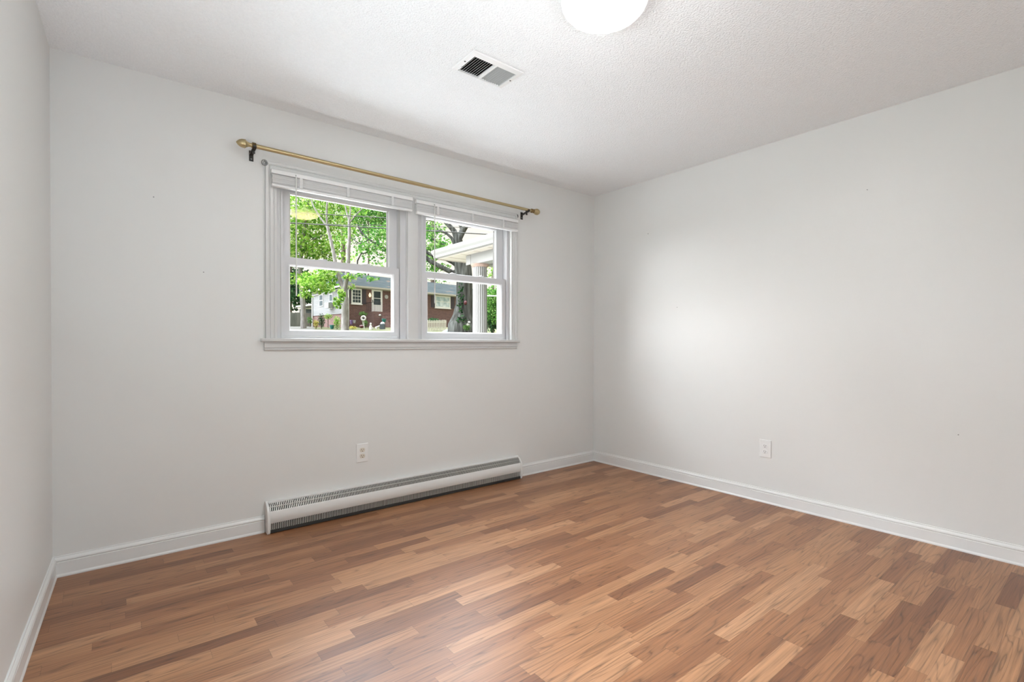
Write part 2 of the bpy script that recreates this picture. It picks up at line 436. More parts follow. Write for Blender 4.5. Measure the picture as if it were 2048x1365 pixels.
for i in range(len(cx)-1):
    for j in range(len(cy)-1):
        a, b = (cx[i]+cx[i+1])/2, (cy[j]+cy[j+1])/2
        if VX0 < a < VX1 and VY0 < b < VY1: continue
        cm.f.append((idx[i, j], idx[i, j+1], idx[i+1, j+1], idx[i+1, j]))
tag(cm.build('ceiling', M['ceil'], smooth=40), 'white popcorn textured ceiling', 'ceiling', kind='structure')

# baseboards
BBP = [(0.0, 0.0), (0.0165, 0.0), (0.0165, 0.006), (0.0135, 0.012), (0.0125, 0.014), (0.0125, 0.067), (0.0100, 0.069), (0.0100, 0.072), (0.0135, 0.075), (0.0125, 0.081), (0.0085, 0.087), (0.0055, 0.090), (0.0050, 0.095), (0.0, 0.096)]
def baseboard(name, a, b, nrm, label):
    a, b, nrm = Vector(a), Vector(b), Vector(nrm)
    mb = MB(); mb.sweep(BBP, lambda q: [a+nrm*q[0]+Vector((0,0,q[1])), b+nrm*q[0]+Vector((0,0,q[1]))], close=True)
    tag(mb.build(name, M['base']), label, 'baseboard', kind='structure')
baseboard('baseboard_front', (-W, 0, 0), (-2.772, 0, 0), (0, -1, 0), 'white baseboard left of the heater')
baseboard('baseboard_front_right', (-0.905, 0, 0), (0, 0, 0), (0, -1, 0), 'white baseboard right of the heater')
baseboard('baseboard_right', (0, 0, 0), (0, BACK, 0), (-1, 0, 0), 'white baseboard along the right wall')
baseboard('baseboard_left', (lx(0), 0, 0), (lx(BACK), BACK, 0), Vector((1, LSL, 0)).normalized(), 'white baseboard along the left wall')
baseboard('baseboard_back', (DX1+0.07, BACK, 0), (0, BACK, 0), (0, 1, 0), 'white baseboard along the back wall')
dc = MB()
for q in ((DX0-0.06, DX0, 0, DZ+0.06), (DX1, DX1+0.06, 0, DZ+0.06), (DX0, DX1, DZ, DZ+0.06)): dc.box(q[0], q[1], BACK, BACK+0.016, q[2], q[3])
tag(dc.build('trim_4', M['trim']), 'white casing around the added doorway', 'trim', kind='structure')

# ------------------------------------------------------------------ windows
CP = [(0.0, 0.0), (0.0, 0.011), (0.006, 0.013), (0.012, 0.013), (0.016, 0.010), (0.020, 0.013), (0.034, 0.014), (0.038, 0.011), (0.042, 0.015), (0.048, 0.018), (0.060, 0.018), (0.060, 0.0)]
cs = MB()
cs.sweep(CP, lambda q: [(O1[0]-q[0], -q[1], ZB), (O1[0]-q[0], -q[1], ZT+q[0]), (O2[1]+q[0], -q[1], ZT+q[0]), (O2[1]+q[0], -q[1], ZB)], close=True)
mc = [(O1[1], 0.0), (O1[1], 0.011), (O1[1]+0.006, 0.012), (O2[0]-0.006, 0.012), (O2[0], 0.011), (O2[0], 0.0)]
cs.sweep(mc, lambda q: [(q[0], -q[1], ZB), (q[0], -q[1], ZT+0.001)], close=True)
tag(cs.build('trim_1', M['trim'], smooth=30), 'white moulded casing around the double window', 'trim', kind='structure')
st = MB(); st.box(-2.789, -0.903, -0.036, 0.0, 1.093, 1.1135); st.box(O1[0], O1[1], 0.0, 0.05, 1.093, 1.1135); st.box(O2[0], O2[1], 0.0, 0.05, 1.093, 1.1135)
tag(st.build('trim_2', M['trim'], bevel=0.005, smooth=40), 'white window stool under the double window', 'trim', kind='structure')
ap = MB(); AP = [(0, 1.093), (0.014, 1.093), (0.014, 1.060), (0.009, 1.055), (0.013, 1.050), (0.011, 1.044), (0.0, 1.042)]
ap.sweep(AP, lambda q: [(-2.770, -q[0], q[1]), (-0.921, -q[0], q[1])], close=True)
tag(ap.build('trim_3', M['trim']), 'white apron board below the window stool', 'trim', kind='structure')

def rect_frame(mb, x0, x1, z0, z1, ix0, ix1, iz0, iz1, y0, y1, lip=0.008):
    """sash: flat rails around a glass opening with a bevelled bead"""
    R = [(x0, x1, z0, z1, y1), (x0, x1, z0, z1, y0), (ix0-lip, ix1+lip, iz0-lip, iz1+lip, y0), (ix0, ix1, iz0, iz1, y0+0.010), (ix0, ix1, iz0, iz1, y1)]
    mb.sweep(R, lambda q: [(q[0], q[4], q[2]), (q[1], q[4], q[2]), (q[1], q[4], q[3]), (q[0], q[4], q[3]), (q[0], q[4], q[2])])
    b = len(mb.v); n = 5
    L = [R[-1], R[0]]
    mb.sweep(L, lambda q: [(q[0], q[4], q[2]), (q[1], q[4], q[2]), (q[1], q[4], q[3]), (q[0], q[4], q[3]), (q[0], q[4], q[2])])

def make_window(name, O, sash, lg, ug, label):
    r = thing(name, ((O[0]+O[1])/2, 0.06, ZB), label, 'window', kind='structure')
    f = MB()
    # master frame: outer jamb liner to sash edge
    f.box(O[0], sash[0]-0.001, 0.024, 0.15, ZB, ZT); f.box(sash[1]+0.001, O[1], 0.024, 0.15, ZB, ZT)
    f.box(O[0], O[1], 0.03, 0.15, 2.035, ZT); f.box(O[0], O[1], 0.030, 0.15, ZB, 1.127)
    # parting strips in the tracks
    f.box(sash[0]-0.012, sash[0]-0.001, 0.018, 0.028, ZB, ZT-0.02); f.box(sash[1]+0.001, sash[1]+0.012, 0.018, 0.028, ZB, ZT-0.02)
    f.build('window_frame', M['vinyl'], r)
    u = MB(); rect_frame(u, sash[0], sash[1], 1.566, 2.034, ug[0], ug[1], 1.606, 1.985, 0.068, 0.10)
    us = u.build('upper_sash', M['vinyl'], r)
    ugm = MB(); ugm.quad((ug[0], 0.084, 1.606), (ug[1], 0.084, 1.606), (ug[1], 0.084, 1.985), (ug[0], 0.084, 1.985)); ugm.build('pane', M['glass'], us)
    gk = MB(); gk.box(ug[1]-0.0025, ug[1]-0.0002, 0.0845, 0.1005, 1.606, 1.985); gk.build('gasket', M['black'], us)
    l = MB(); rect_frame(l, sash[0], sash[1], 1.128, 1.597, lg[0], lg[1], 1.168, 1.548, 0.032, 0.064)
    ls = l.build('lower_sash', M['vinyl'], r)
    lgm = MB(); lgm.quad((lg[0], 0.048, 1.168), (lg[1], 0.048, 1.168), (lg[1], 0.048, 1.548), (lg[0], 0.048, 1.548)); lgm.build('pane', M['glass'], ls)
    ws = MB(); ws.box(sash[0]-0.0155, sash[0]-0.0125, 0.0225, 0.0245, ZB+.014, 2.03); ws.build('sash_gap_line', M['wand'], r)  # thin strip standing in for the shadow gap beside the sash
    return r, us, ls
w1, us1, ls1 = make_window('window_1', O1, (-2.662, -1.922), (-2.618, -1.967), (-2.607, -1.982), 'left double hung white window')
w2, us2, ls2 = make_window('window_2', O2, (-1.748, -1.006), (-1.699, -1.050), (-1.691, -1.078), 'right double hung white window')
def latch(x, par):
    m = MB(); m.box(x-0.030, x+0.030, 0.036, 0.062, 1.597, 1.601)
    m.lathe((x, 0.05, 1.6), (0, 0, 1), [(0, 0.017), (0.006, 0.016), (0.010, 0.006)], 16)
    m.obox((x-0.004, 0.040, 1.604), (0.034, 0.006, 0), (-0.002, 0.009, 0), (0, 0, 0.005))
    m.build('sash_lock', M['vinyl'], par, smooth=30)
latch(-1.49, ls2); latch(-1.235, ls2); latch(-2.43, ls1); latch(-2.15, ls1)

lwf = thing('fill_window', (lx(-2.2)-0.07, -2.2, 0.85), 'unseen window added in the left wall for the side fill light', 'window', kind='structure')  # unseen window added in front of the side fill light
m = MB(); xw = lx(-2.2)-0.07
for q in ((LWO[0], LWO[1], LWO[2], LWO[2]+0.06), (LWO[0], LWO[1], LWO[3]-0.06, LWO[3]), (LWO[0], LWO[0]+0.06, LWO[2], LWO[3]), (LWO[1]-0.06, LWO[1], LWO[2], LWO[3]), (-2.23, -2.17, LWO[2], LWO[3])):
    m.box(xw-0.03, xw+0.03, q[0], q[1], q[2], q[3])
m.build('window_frame', M['vinyl'], lwf)
m = MB(); m.quad((xw, LWO[0]+.05, LWO[2]+.05), (xw, LWO[1]-.05, LWO[2]+.05), (xw, LWO[1]-.05, LWO[3]-.05), (xw, LWO[0]+.05, LWO[3]-.05)); m.build('pane', M['glass'], lwf)
# ------------------------------------------------------------------ mini blinds
def make_blind(x0, x1, zt, zb, wand_x, wand_z, clips, label, seed):
    rnd = random.Random(seed)
    r = thing('mini_blind', ((x0+x1)/2, -0.035, zt), label, 'blind', 'raised mini blinds above the two window sashes')
    y0, y1 = -0.047, -0.0185
    m = MB(); m.box(x0, x1, y0, y1, zt-0.024, zt); m.build('headrail', M['slat'], r, bevel=0.0025, smooth=40)
    m = MB(); n = 22; zs0, zs1 = zt-0.029, zb+0.014
    for i in range(n):
        z = zs0 + (zs1-zs0)*i/(n-1); dy = rnd.uniform(-0.0016, 0.0016); dz = (0.0036 if i > 18 else 0.0)*rnd.random()
        yy = y0+0.002+dy; xx0, xx1 = x0+0.004+rnd.uniform(0, .003), x1-0.004-rnd.uniform(0, .003)
        prof = [(yy, z-dz), (yy+0.006, z+0.0016), (yy+0.0125, z+0.0022), (yy+0.019, z+0.0016), (yy+0.024, z), (yy+0.024, z-0.0014), (yy+0.0125, z+0.0004), (yy, z-dz-0.0016)]
        m.sweep(prof, lambda q: [(xx0, q[0], q[1]), (xx1, q[0], q[1])], close=True)
    m.build('slat_stack', M['slat'], r)
    m = MB(); m.box(x0+0.003, x1-0.003, y0+0.001, y1-0.002, zb, zb+0.0125); m.build('bottom_rail', M['slat'], r, bevel=0.003, smooth=40)
    for cx_ in clips:
        m = MB(); m.box(cx_-0.008, cx_+0.008, y0-0.0022, y0+0.003, zb+0.014, zt-0.022)
        for k in range(3): m.box(cx_-0.010, cx_+0.010, y0-0.0032, y0+0.002, zb+0.018+0.017*k, zb+0.023+0.017*k)
        m.build('ladder_tape', M['tape'], r)
    m = MB(); m.tube([(wand_x, -0.0535, zt-0.018), (wand_x, -0.0535, wand_z)], 0.0037, 6)
    w_ = m.build('tilt_wand', M['wand'], r)
    m = MB(); m.tube([(wand_x, -0.046, zt-0.012), (wand_x, -0.0535, zt-0.014), (wand_x, -0.0535, zt-0.022)], 0.0028, 6)
    m.build('hook', M['steel'], w_)
    return r
make_blind(-2.738, -1.857, 2.079, 1.983, -2.608, 1.362, (-2.578, -2.300, -2.005), 'white mini blind raised over the left window', 3)
make_blind(-1.830, -0.935, 2.071, 1.976, -1.694, 1.366, (-1.664, -1.372, -1.086), 'white mini blind raised over the right window', 8)

# ------------------------------------------------------------------ curtain rod
RY, RZ0, RZ1 = -0.08, 2.1725, 2.1565
def rz(x): return RZ0 + (RZ1-RZ0)*(x+2.85)/2.0
rod = thing('curtain_rod', (-1.82, RY, rz(-1.82)), 'brass curtain rod mounted on the wall above the double window', 'curtain rod')
m = MB(); m.tube([(-2.825, RY, rz(-2.825)), (-1.75, RY, rz(-1.75))], 0.0122, 20); m.tube([(-1.75, RY, rz(-1.75)), (-0.83, RY, rz(-0.83))], 0.0108, 20)
m.build('pole', M['brass'], rod, smooth=40)
def finial(x, sgn):
    o = (x, RY, rz(x))
    m = MB(); m.lathe(o, (sgn, 0, 0), [(0.0, 0.0135), (0.004, 0.0185), (0.008, 0.0150), (0.011, 0.0185), (0.016, 0.0150), (0.018, 0.0185), (0.022, 0.0135)], 20)
    m.build('collar', M['brass_dark'], rod, smooth=50)
    m = MB(); m.lathe(o, (sgn, 0, 0), [(0.018, 0.012), (0.026, 0.0105), (0.036, 0.0115), (0.044, 0.015), (0.052, 0.0205), (0.055, 0.0245), (0.058, 0.0225), (0.064, 0.0232), (0.074, 0.0215), (0.084, 0.0165), (0.091, 0.0100), (0.096, 0.0040), (0.098, 0.0)], 24)
    m.build('finial', M['brass'], rod, smooth=50)
finial(-2.822, -1)
o = (-0.835, RY, rz(-0.835))
m = MB(); m.lathe(o, (1, 0, 0), [(0, 0.012), (0.003, 0.015), (0.010, 0.0175), (0.020, 0.015), (0.026, 0.0125), (0.029, 0.0165), (0.033, 0.0135)], 20); m.build('collar', M['brass_dark'], rod, smooth=50)
m = MB(); m.lathe(o, (1, 0, 0), [(0.028, 0.012), (0.038, 0.0165), (0.050, 0.0225), (0.060, 0.0250), (0.072, 0.0240), (0.084, 0.0180), (0.092, 0.0095), (0.097, 0.0)], 24); m.build('finial', M['brass'], rod, smooth=50)
def bracket(x, label):
    z = rz(x)
    m = MB()
    m.box(x-0.011, x+0.011, -0.004, 0.0, z-0.062, z-0.004)                       # wall plate
    m.obox((x-0.009, -0.004, z-0.030), (0.018, 0, 0), (0, -0.074, 0.013), (0, 0, 0.007))  # arm
    m.sweep([(-0.0150, 0.000), (-0.0130, -0.0085), (-0.0075, -0.0135), (0.0, -0.0152), (0.0075, -0.0135), (0.0130, -0.0085), (0.0150, 0.000), (0.0180, 0.000), (0.0160, -0.0100), (0.009, -0.0165), (0, -0.0185), (-0.009, -0.0165), (-0.016, -0.010), (-0.018, 0.0)],
            lambda q: [(x-0.009, RY+q[0], z+q[1]), (x+0.009, RY+q[0], z+q[1])], close=True)    # cradle
    b_ = m.build('bracket', M['black'], rod)
    m = MB(); m.lathe((x, -0.004, z-0.050), (0, -1, 0), [(0, 0.005), (0.002, 0.0045), (0.003, 0.002)], 12); m.build('screw', M['steel'], b_)
    m = MB(); m.lathe((x, -0.066, z-0.018), (0, 0, -1), [(0, 0.006), (0.012, 0.006), (0.013, 0.008), (0.020, 0.007)], 10); m.build('set_screw', M['black'], b_)
bracket(-2.832, None); bracket(-0.866, None)

# small hardware left on the casing
m = MB()
pts = [Vector((-2.768+0.012*math.cos(t), -0.022, 2.112+0.013*math.sin(t))) for t in [2*math.pi*k/14 for k in range(15)]]
m.tube(pts, 0.0052, 8); m.tube([(-2.757, 0.0, 2.112), (-2.757, -0.024, 2.112)], 0.003, 8)
tag(m.build('screw_eye', M['steel'], origin=(-2.768, -0.018, 2.112), smooth=50), 'small silver screw eye at the upper left corner of the window casing', 'hook')
m = MB(); m.tube([(-0.925, -0.018, 2.118), (-0.925, -0.026, 2.116), (-0.925, -0.028, 2.104), (-0.923, -0.024, 2.098)], 0.0028, 8)
tag(m.build('cup_hook', M['black'], origin=(-0.925, -0.018, 2.118), smooth=50), 'tiny black hook at the upper right corner of the window casing', 'hook')
for (p, nm, lab) in (((-3.275, 0, 1.825), 'y', 'tiny nail in the window wall, highest of those left of the window'), ((-3.062, 0, 1.464), 'y', 'tiny dark nail in the window wall beside the left casing'),
                     ((0, -0.607, 1.997), 'x', 'tiny nail high on the right wall nearest the corner'), ((0, -2.161, 1.992), 'x', 'tiny nail high on the right wall above the lamp sheen'),
                     ((0, -0.885, 1.372), 'x', 'tiny nail at mid height on the right wall in the bright patch'), ((0, -2.578, 0.608), 'x', 'tiny nail low on the right wall beyond the outlet')):
    m = MB(); ax = (0, -1, 0) if nm == 'y' else (-1, 0, 0)
    m.lathe(p, ax, [(0, 0.0016), (0.006, 0.0016), (0.006, 0.0032), (0.0075, 0.0030)], 8)
    tag(m.build('nail', M['steel'], origin=p), lab, 'nail', 'stray nails left in the walls')

# ------------------------------------------------------------------ outlets
def make_outlet(c, ux, out, rec, label):
    c, ux, out = Vector(c), Vector(ux), Vector(out); uz = Vector((0, 0, 1))
    r = thing('wall_outlet', c, label, 'outlet', 'duplex outlets on the walls')
    m = MB(); w, h = 0.079, 0.121
    m.sweep([(0.0, 0.0), (0.0, 0.003), (0.003, 0.006), (0.006, 0.0065)], lambda q: [c+ux*a*(w/2-q[0])+uz*b*(h/2-q[0])+out*q[1] for a, b in ((-1, -1), (1, -1), (1, 1), (-1, 1), (-1, -1))])
    n = len(m.v); m.v += [tuple(c+ux*a*(w/2-.006)+uz*b*(h/2-.006)+out*.0065) for a, b in ((-1, -1), (1, -1), (1, 1), (-1, 1))]; m.f.append((n, n+1, n+2, n+3))
    m.build('cover_plate', M['plate'], r, smooth=20)
    for s in (1, -1):
        cc = c + uz*0.0195*s
        m = MB(); ring = []
        for k in range(28):
            t = 2*math.pi*k/28; ring.append((0.0172*math.cos(t), max(-0.0135, min(0.0135, 0.0172*math.sin(t)))))
        m.sweep([(1.0, 0.005), (1.0, 0.0085), (0.94, 0.0092), (0.001, 0.0092)], lambda q: [cc+ux*a*q[0]+uz*b*q[0]+out*q[1] for a, b in ring+ring[:1]])
        rc = m.build('receptacle', rec, r, smooth=40)
        m = MB()
        m.cbox(cc-ux*0.0064+uz*0.003+out*0.0093, ux*0.0026, uz*0.0088, out*0.0006); m.cbox(cc+ux*0.0064+uz*0.003+out*0.0093, ux*0.0026, uz*0.0074, out*0.0006)
        m.lathe(cc-uz*0.0078+out*0.0090, out, [(0, 0.0028), (0.0007, 0.0027)], 12)
        m.build('slot', M['slot'], rc)
    m = MB(); m.lathe(c+out*0.0064, out, [(0, 0.0032), (0.001, 0.003), (0.0016, 0.001)], 12); m.build('screw', M['plate'], r)
make_outlet((-2.196, 0, 0.376), (1, 0, 0), (0, -1, 0), M['ivory'], 'duplex outlet with ivory sockets on the window wall above the heater')
make_outlet((0, -1.576, 0.369), (0, -1, 0), (-1, 0, 0), M['white_rec'], 'white duplex outlet low on the right wall')

# ------------------------------------------------------------------ baseboard heater
HX0, HX1 = -2.768, -0.908
ht = thing('baseboard_heater', ((HX0+HX1)/2, -0.03, 0.0), 'long white electric baseboard heater on the floor under the window', 'heater')
m = MB(); m.box(HX0+.012, HX1-.012, -0.004, -0.0005, 0.004, 0.172); m.box(HX0+.012, HX1-.012, -0.034, -0.0005, 0.1685, 0.1735)
m.build('back_panel', M['heater'], ht)
m = MB(); m.box(HX0+.013, HX1-.013, -0.042, -0.006, 0.012, 0.158); m.build('dark_core', M['heater_in'], ht)  # solid dark block: shade inside the casing put into its colour
FP = [(0.060, 0.128), (0.0635, 0.118), (0.066, 0.100), (0.066, 0.088), (0.0655, 0.084), (0.062, 0.062), (0.059, 0.058), (0.056, 0.060), (0.056, 0.126)]
m = MB(); m.sweep(FP, lambda q: [(HX0+.014, -q[0], q[1]), (HX1-.014, -q[0], q[1])], close=True); m.build('front_panel', M['heater'], ht, smooth=35)
g1, g2 = MB(), MB(); nf = 186
for i in range(nf):
    x = HX0+0.020+(HX1-HX0-0.040)*i/(nf-1)
    g1.obox((x-.0022, -0.060, 0.126), (0.0044, 0, 0), (0, 0.003, 0), (0, 0.016, 0.0235))      # lower row of the top grille
    g1.obox((x-.0022, -0.0475, 0.150), (0.0044, 0, 0), (0, 0.003, 0), (0, 0.0125, 0.0185))      # upper row
    g2.obox((x-.0022, -0.0585, 0.022), (0.0044, 0, 0), (0, 0.003, 0), (0, 0.000, 0.038))
g1.box(HX0+.014, HX1-.014, -0.0485, -0.0435, 0.1470, 0.1505)
g1.build('upper_grille', M['fins'], ht); g2.build('lower_grille', M['fins'], ht)
m = MB(); m.box(HX0+.014, HX1-.014, -0.060, -0.050, 0.004, 0.020); m.build('bottom_gap_dark', M['heater_in'], ht)  # dark strip standing in for the shaded gap above the floor
EC = [(0.0, 0.0), (0.062, 0.0), (0.068, 0.012), (0.068, 0.105), (0.063, 0.130), (0.046, 0.152), (0.016, 0.175), (0.0, 0.175)]
for a, b in ((HX0, HX0+.015), (HX1-.015, HX1)):
    m = MB(); m.sweep(EC, lambda q: [(a, -q[0], q[1]), (b, -q[0], q[1])], close=True); m.build('end_cap', M['heater'], ht, bevel=0.002, smooth=30)
m = MB(); m.tube([(HX1+.004, -0.012, 0.160), (HX1+.012, -0.018, 0.150), (HX1+.017, -0.020, 0.110), (HX1+.015, -0.021, 0.060), (HX1+.006, -0.020, 0.012), (HX1-.002, -0.022, 0.008)], 0.0022, 8)
m.build('dark_curve', M['black'], ht, smooth=60)  # thin black curve along the cut end of the baseboard

# ------------------------------------------------------------------ ceiling vent
vt = thing('ceiling_vent', ((VX0+VX1)/2, (VY0+VY1)/2, H), 'white rectangular ceiling vent with two banks of louvers', 'vent')
vz = H-0.002
m = MB(); FO = (-2.146, -1.842, -1.220, -1.026)
R = [(FO[0], FO[1], FO[2], FO[3], H-0.0005), (FO[0]+.003, FO[1]-.003, FO[2]+.003, FO[3]-.003, H-0.006), (VX0, VX1, VY0, VY1, H-0.008), (VX0, VX1, VY0, VY1, H+0.010)]
m.sweep(R, lambda q: [(q[0], q[2], q[4]), (q[1], q[2], q[4]), (q[1], q[3], q[4]), (q[0], q[3], q[4]), (q[0], q[2], q[4])])
m.box(-1.997, -1.986, VY0, VY1, H-0.008, H+0.004)
m.build('vent_frame', M['register'], vt)
m = MB(); dz0, dz1 = H+0.002, H+0.16
for q in (((VX0, VY0), (VX1, VY0)), ((VX1, VY0), (VX1, VY1)), ((VX1, VY1), (VX0, VY1)), ((VX0, VY1), (VX0, VY0))):
    m.quad((*q[0], dz0), (*q[1], dz0), (*q[1], dz1), (*q[0], dz1))
m.quad((VX0, VY0, dz1), (VX1, VY0, dz1), (VX1, VY1, dz1), (VX0, VY1, dz1)); m.build('duct', M['duct'], vt)
a1, a2 = MB(), MB()
for k in range(9):
    x = VX0+0.006+0.0128*k
    a1.obox((x, VY0, H-0.006), (0.0011, 0, 0), (0, VY1-VY0, 0), (0.0125, 0, 0.0125))
    x = -1.983+0.0128*k
    a2.obox((x+0.0112, VY0, H-0.003), (0.0011, 0, 0), (0, VY1-VY0, 0), (-0.0055, 0, 0.0120))
a1.build('louver_bank', M['register'], vt); a2.build('louver_bank', M['louver'], vt)
m = MB(); m.obox((-2.126, -1.075, H-0.012), (0.006, 0, 0), (0, 0.022, 0), (0.006, 0, 0.012)); m.build('lever', M['register'], vt)
for p in ((-2.131, -1.122, H-0.0068), (-1.857, -1.122, H-0.0068)):
    m = MB(); m.lathe(p, (0, 0, -1), [(0, 0.0045), (0.0015, 0.004), (0.0022, 0.0015)], 10); m.build('screw', M['black'], vt)

# ------------------------------------------------------------------ ceiling lamp
LC = (-1.982, -1.866)
lp = thing('ceiling_lamp', (*LC, H), 'round white glass ceiling lamp, lit, with a small centre knob', 'lamp')
m = MB(); m.lathe((*LC, H), (0, 0, -1), [(0, 0.120), (0.010, 0.125), (0.022, 0.118), (0.030, 0.06), (0.031, 0.0)], 40); m.build('base_pan', M['register'], lp, smooth=40)
m = MB(); m.lathe((*LC, H), (0, 0, -1), [(0.030, 0.150), (0.040, 0.162), (0.055, 0.163), (0.070, 0.156), (0.088, 0.139), (0.105, 0.112), (0.119, 0.079), (0.128, 0.042), (0.131, 0.010)], 56)
m.build('glass_shade', M['lamp'], lp, smooth=60)
m = MB(); m.lathe((*LC, H), (0, 0, -1), [(0.129, 0.004), (0.132, 0.010), (0.135, 0.010), (0.139, 0.006), (0.145, 0.0055), (0.149, 0.002)], 16); m.build('knob', M['nub'], lp, smooth=50)

# ================================================================== outside
GX, GY = 0.634, 0.773
def depth_of(x, y): return (x-CAM.x)*GX + (y-CAM.y)*GY
GP = [(-60, -0.5), (8, -0.5), (14, -0.25), (22, 0.36), (30, 1.35), (36, 1.95), (44, 2.50), (60, 2.62), (150, 3.0)]
def gz(x, y):
    d = depth_of(x, y)
    for (a, za), (b, zb) in zip(GP, GP[1:]):
        if d <= b: return za + (zb-za)*max(0, (d-a))/(b-a)
    return GP[-1][1]
def on_ground(px, d):
    p = at_depth(px, 650, d); p.z = gz(p.x, p.y); return p

M.update(
    lawn=noise2_mat('lawn', [(0.3, (0.040, 0.055, 0.016)), (0.55, (0.085, 0.085, 0.04)), (0.75, (0.13, 0.11, 0.072))], 1.2, 0.95),
    drive=noise2_mat('concrete_drive', [(0.3, (0.07, 0.066, 0.055)), (0.7, (0.095, 0.09, 0.077))], 0.8, 0.9, stretch=(1, 1, 1)),
    terrace=noise2_mat('reflector_concrete', [(0.3, (0.66, 0.66, 0.64)), (0.7, (0.74, 0.74, 0.72))], 1.5, 0.9),
    brick=brick_mat(),
    siding=noise2_mat('white_siding', [(0.3, (0.21, 0.21, 0.213)), (0.7, (0.25, 0.25, 0.253))], 0.5, 0.6, stretch=(1, 1, 8)),
    roof=noise2_mat('shingle_roof', [(0.30, (0.007, 0.013, 0.014)), (0.55, (0.015, 0.024, 0.025)), (0.64, (0.026, 0.032, 0.03)), (0.74, (0.12, 0.062, 0.035))], 1.3, 0.9, 8, (1, 1, 3)),
    htrim=paint('house_trim', (0.444, 0.420, 0.372), 0.5, 0.4),
    hwhite=paint('white_house_paint', (0.80, 0.80, 0.79), 0.4, 0.5),
    shutter=paint('shutter_dark', (0.055, 0.045, 0.06), 0.5, 0.4),
    pane_dark=paint('house_pane', (0.055, 0.072, 0.08), 0.3, 0.06, var=0.5, vscale=2.0),
    pane_pale=noise2_mat('house_pane_pale', [(0.35, (0.38, 0.50, 0.56)), (0.6, (0.80, 0.86, 0.90))], 1.7, 0.1),
    iron=paint('wrought_iron', (0.03, 0.03, 0.035), 0.5, 0.4),
    bulb=emit_mat('porch_bulb', (1.0, 0.82, 0.5), 1.6),
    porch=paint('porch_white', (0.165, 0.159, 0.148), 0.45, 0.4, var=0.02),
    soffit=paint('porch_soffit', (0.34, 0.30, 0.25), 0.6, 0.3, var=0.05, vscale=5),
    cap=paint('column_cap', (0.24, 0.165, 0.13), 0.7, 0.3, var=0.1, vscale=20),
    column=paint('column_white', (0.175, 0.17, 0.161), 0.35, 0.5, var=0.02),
    bark_pale=noise2_mat('pale_bark', [(0.3, (0.15, 0.135, 0.13)), (0.5, (0.235, 0.218, 0.208)), (0.72, (0.31, 0.30, 0.29))], 5, 0.95, 8, (1, 1, 0.5), 0.4, 0.03),
    bark_dark=noise2_mat('oak_bark', [(0.3, (0.022, 0.021, 0.019)), (0.5, (0.062, 0.063, 0.058)), (0.72, (0.135, 0.138, 0.13))], 6, 0.95, 8, (1, 1, 0.16), 0.8, 0.08),
    twig=noise2_mat('twig_bark', [(0.3, (0.078, 0.060, 0.048)), (0.7, (0.168, 0.138, 0.114))], 5),
    lime=leaf_mat('leaves_lime', [(0.0, (0.05, 0.15, 0.018)), (0.35, (0.13, 0.28, 0.034)), (0.7, (0.25, 0.39, 0.063)), (1.0, (0.42, 0.50, 0.21))]),
    mid=leaf_mat('leaves_mid', [(0.0, (0.025, 0.09, 0.02)), (0.4, (0.06, 0.165, 0.03)), (0.75, (0.125, 0.26, 0.05)), (1.0, (0.24, 0.34, 0.125))]),
    deep=leaf_mat('leaves_deep', [(0.0, (0.007, 0.024, 0.011)), (0.5, (0.024, 0.066, 0.027)), (1.0, (0.066, 0.132, 0.054))], 0.25),
    shrub=leaf_mat('leaves_shrub', [(0.0, (0.025, 0.075, 0.020)), (0.5, (0.070, 0.160, 0.040)), (1.0, (0.175, 0.260, 0.090))], 0.3),
    yellow=leaf_mat('leaves_yellow', [(0.0, (0.248, 0.231, 0.033)), (0.5, (0.413, 0.363, 0.066)), (1.0, (0.484, 0.440, 0.165))], 0.3),
    fence=noise2_mat('weathered_fence', [(0.3, (0.162, 0.171, 0.158)), (0.7, (0.270, 0.275, 0.252))], 3, 0.95, 4, (1, 1, 0.2)),
    picket=paint('picket_cream', (0.52, 0.49, 0.42), 0.6, 0.3, var=0.04),
    teal=paint('teal_glaze', (0.021, 0.156, 0.150), 0.3, 0.5), purple=paint('purple_glaze', (0.16, 0.10, 0.24), 0.3, 0.5),
    red=paint('dull_red', (0.075, 0.014, 0.018), 0.5, 0.4), stone=paint('white_stone', (0.468, 0.456, 0.420), 0.8, 0.2, var=0.08, vscale=12),
    dgrey=paint('dark_grey_metal', (0.035, 0.045, 0.05), 0.45, 0.5), lgrey=paint('grey_metal', (0.42, 0.43, 0.43), 0.4, 0.5),
    tarp=paint('blue_grey_tarp', (0.120, 0.174, 0.192), 0.6, 0.4, var=0.15, vscale=3), terracotta=paint('terracotta', (0.50, 0.22, 0.13), 0.8, 0.2),
    cable=paint('power_cable', (0.05, 0.05, 0.045), 0.7, 0.3), petal=leaf_mat('white_petals', [(0.0, (0.525, 0.518, 0.476)), (1.0, (0.630, 0.623, 0.588))], 0.2),
)

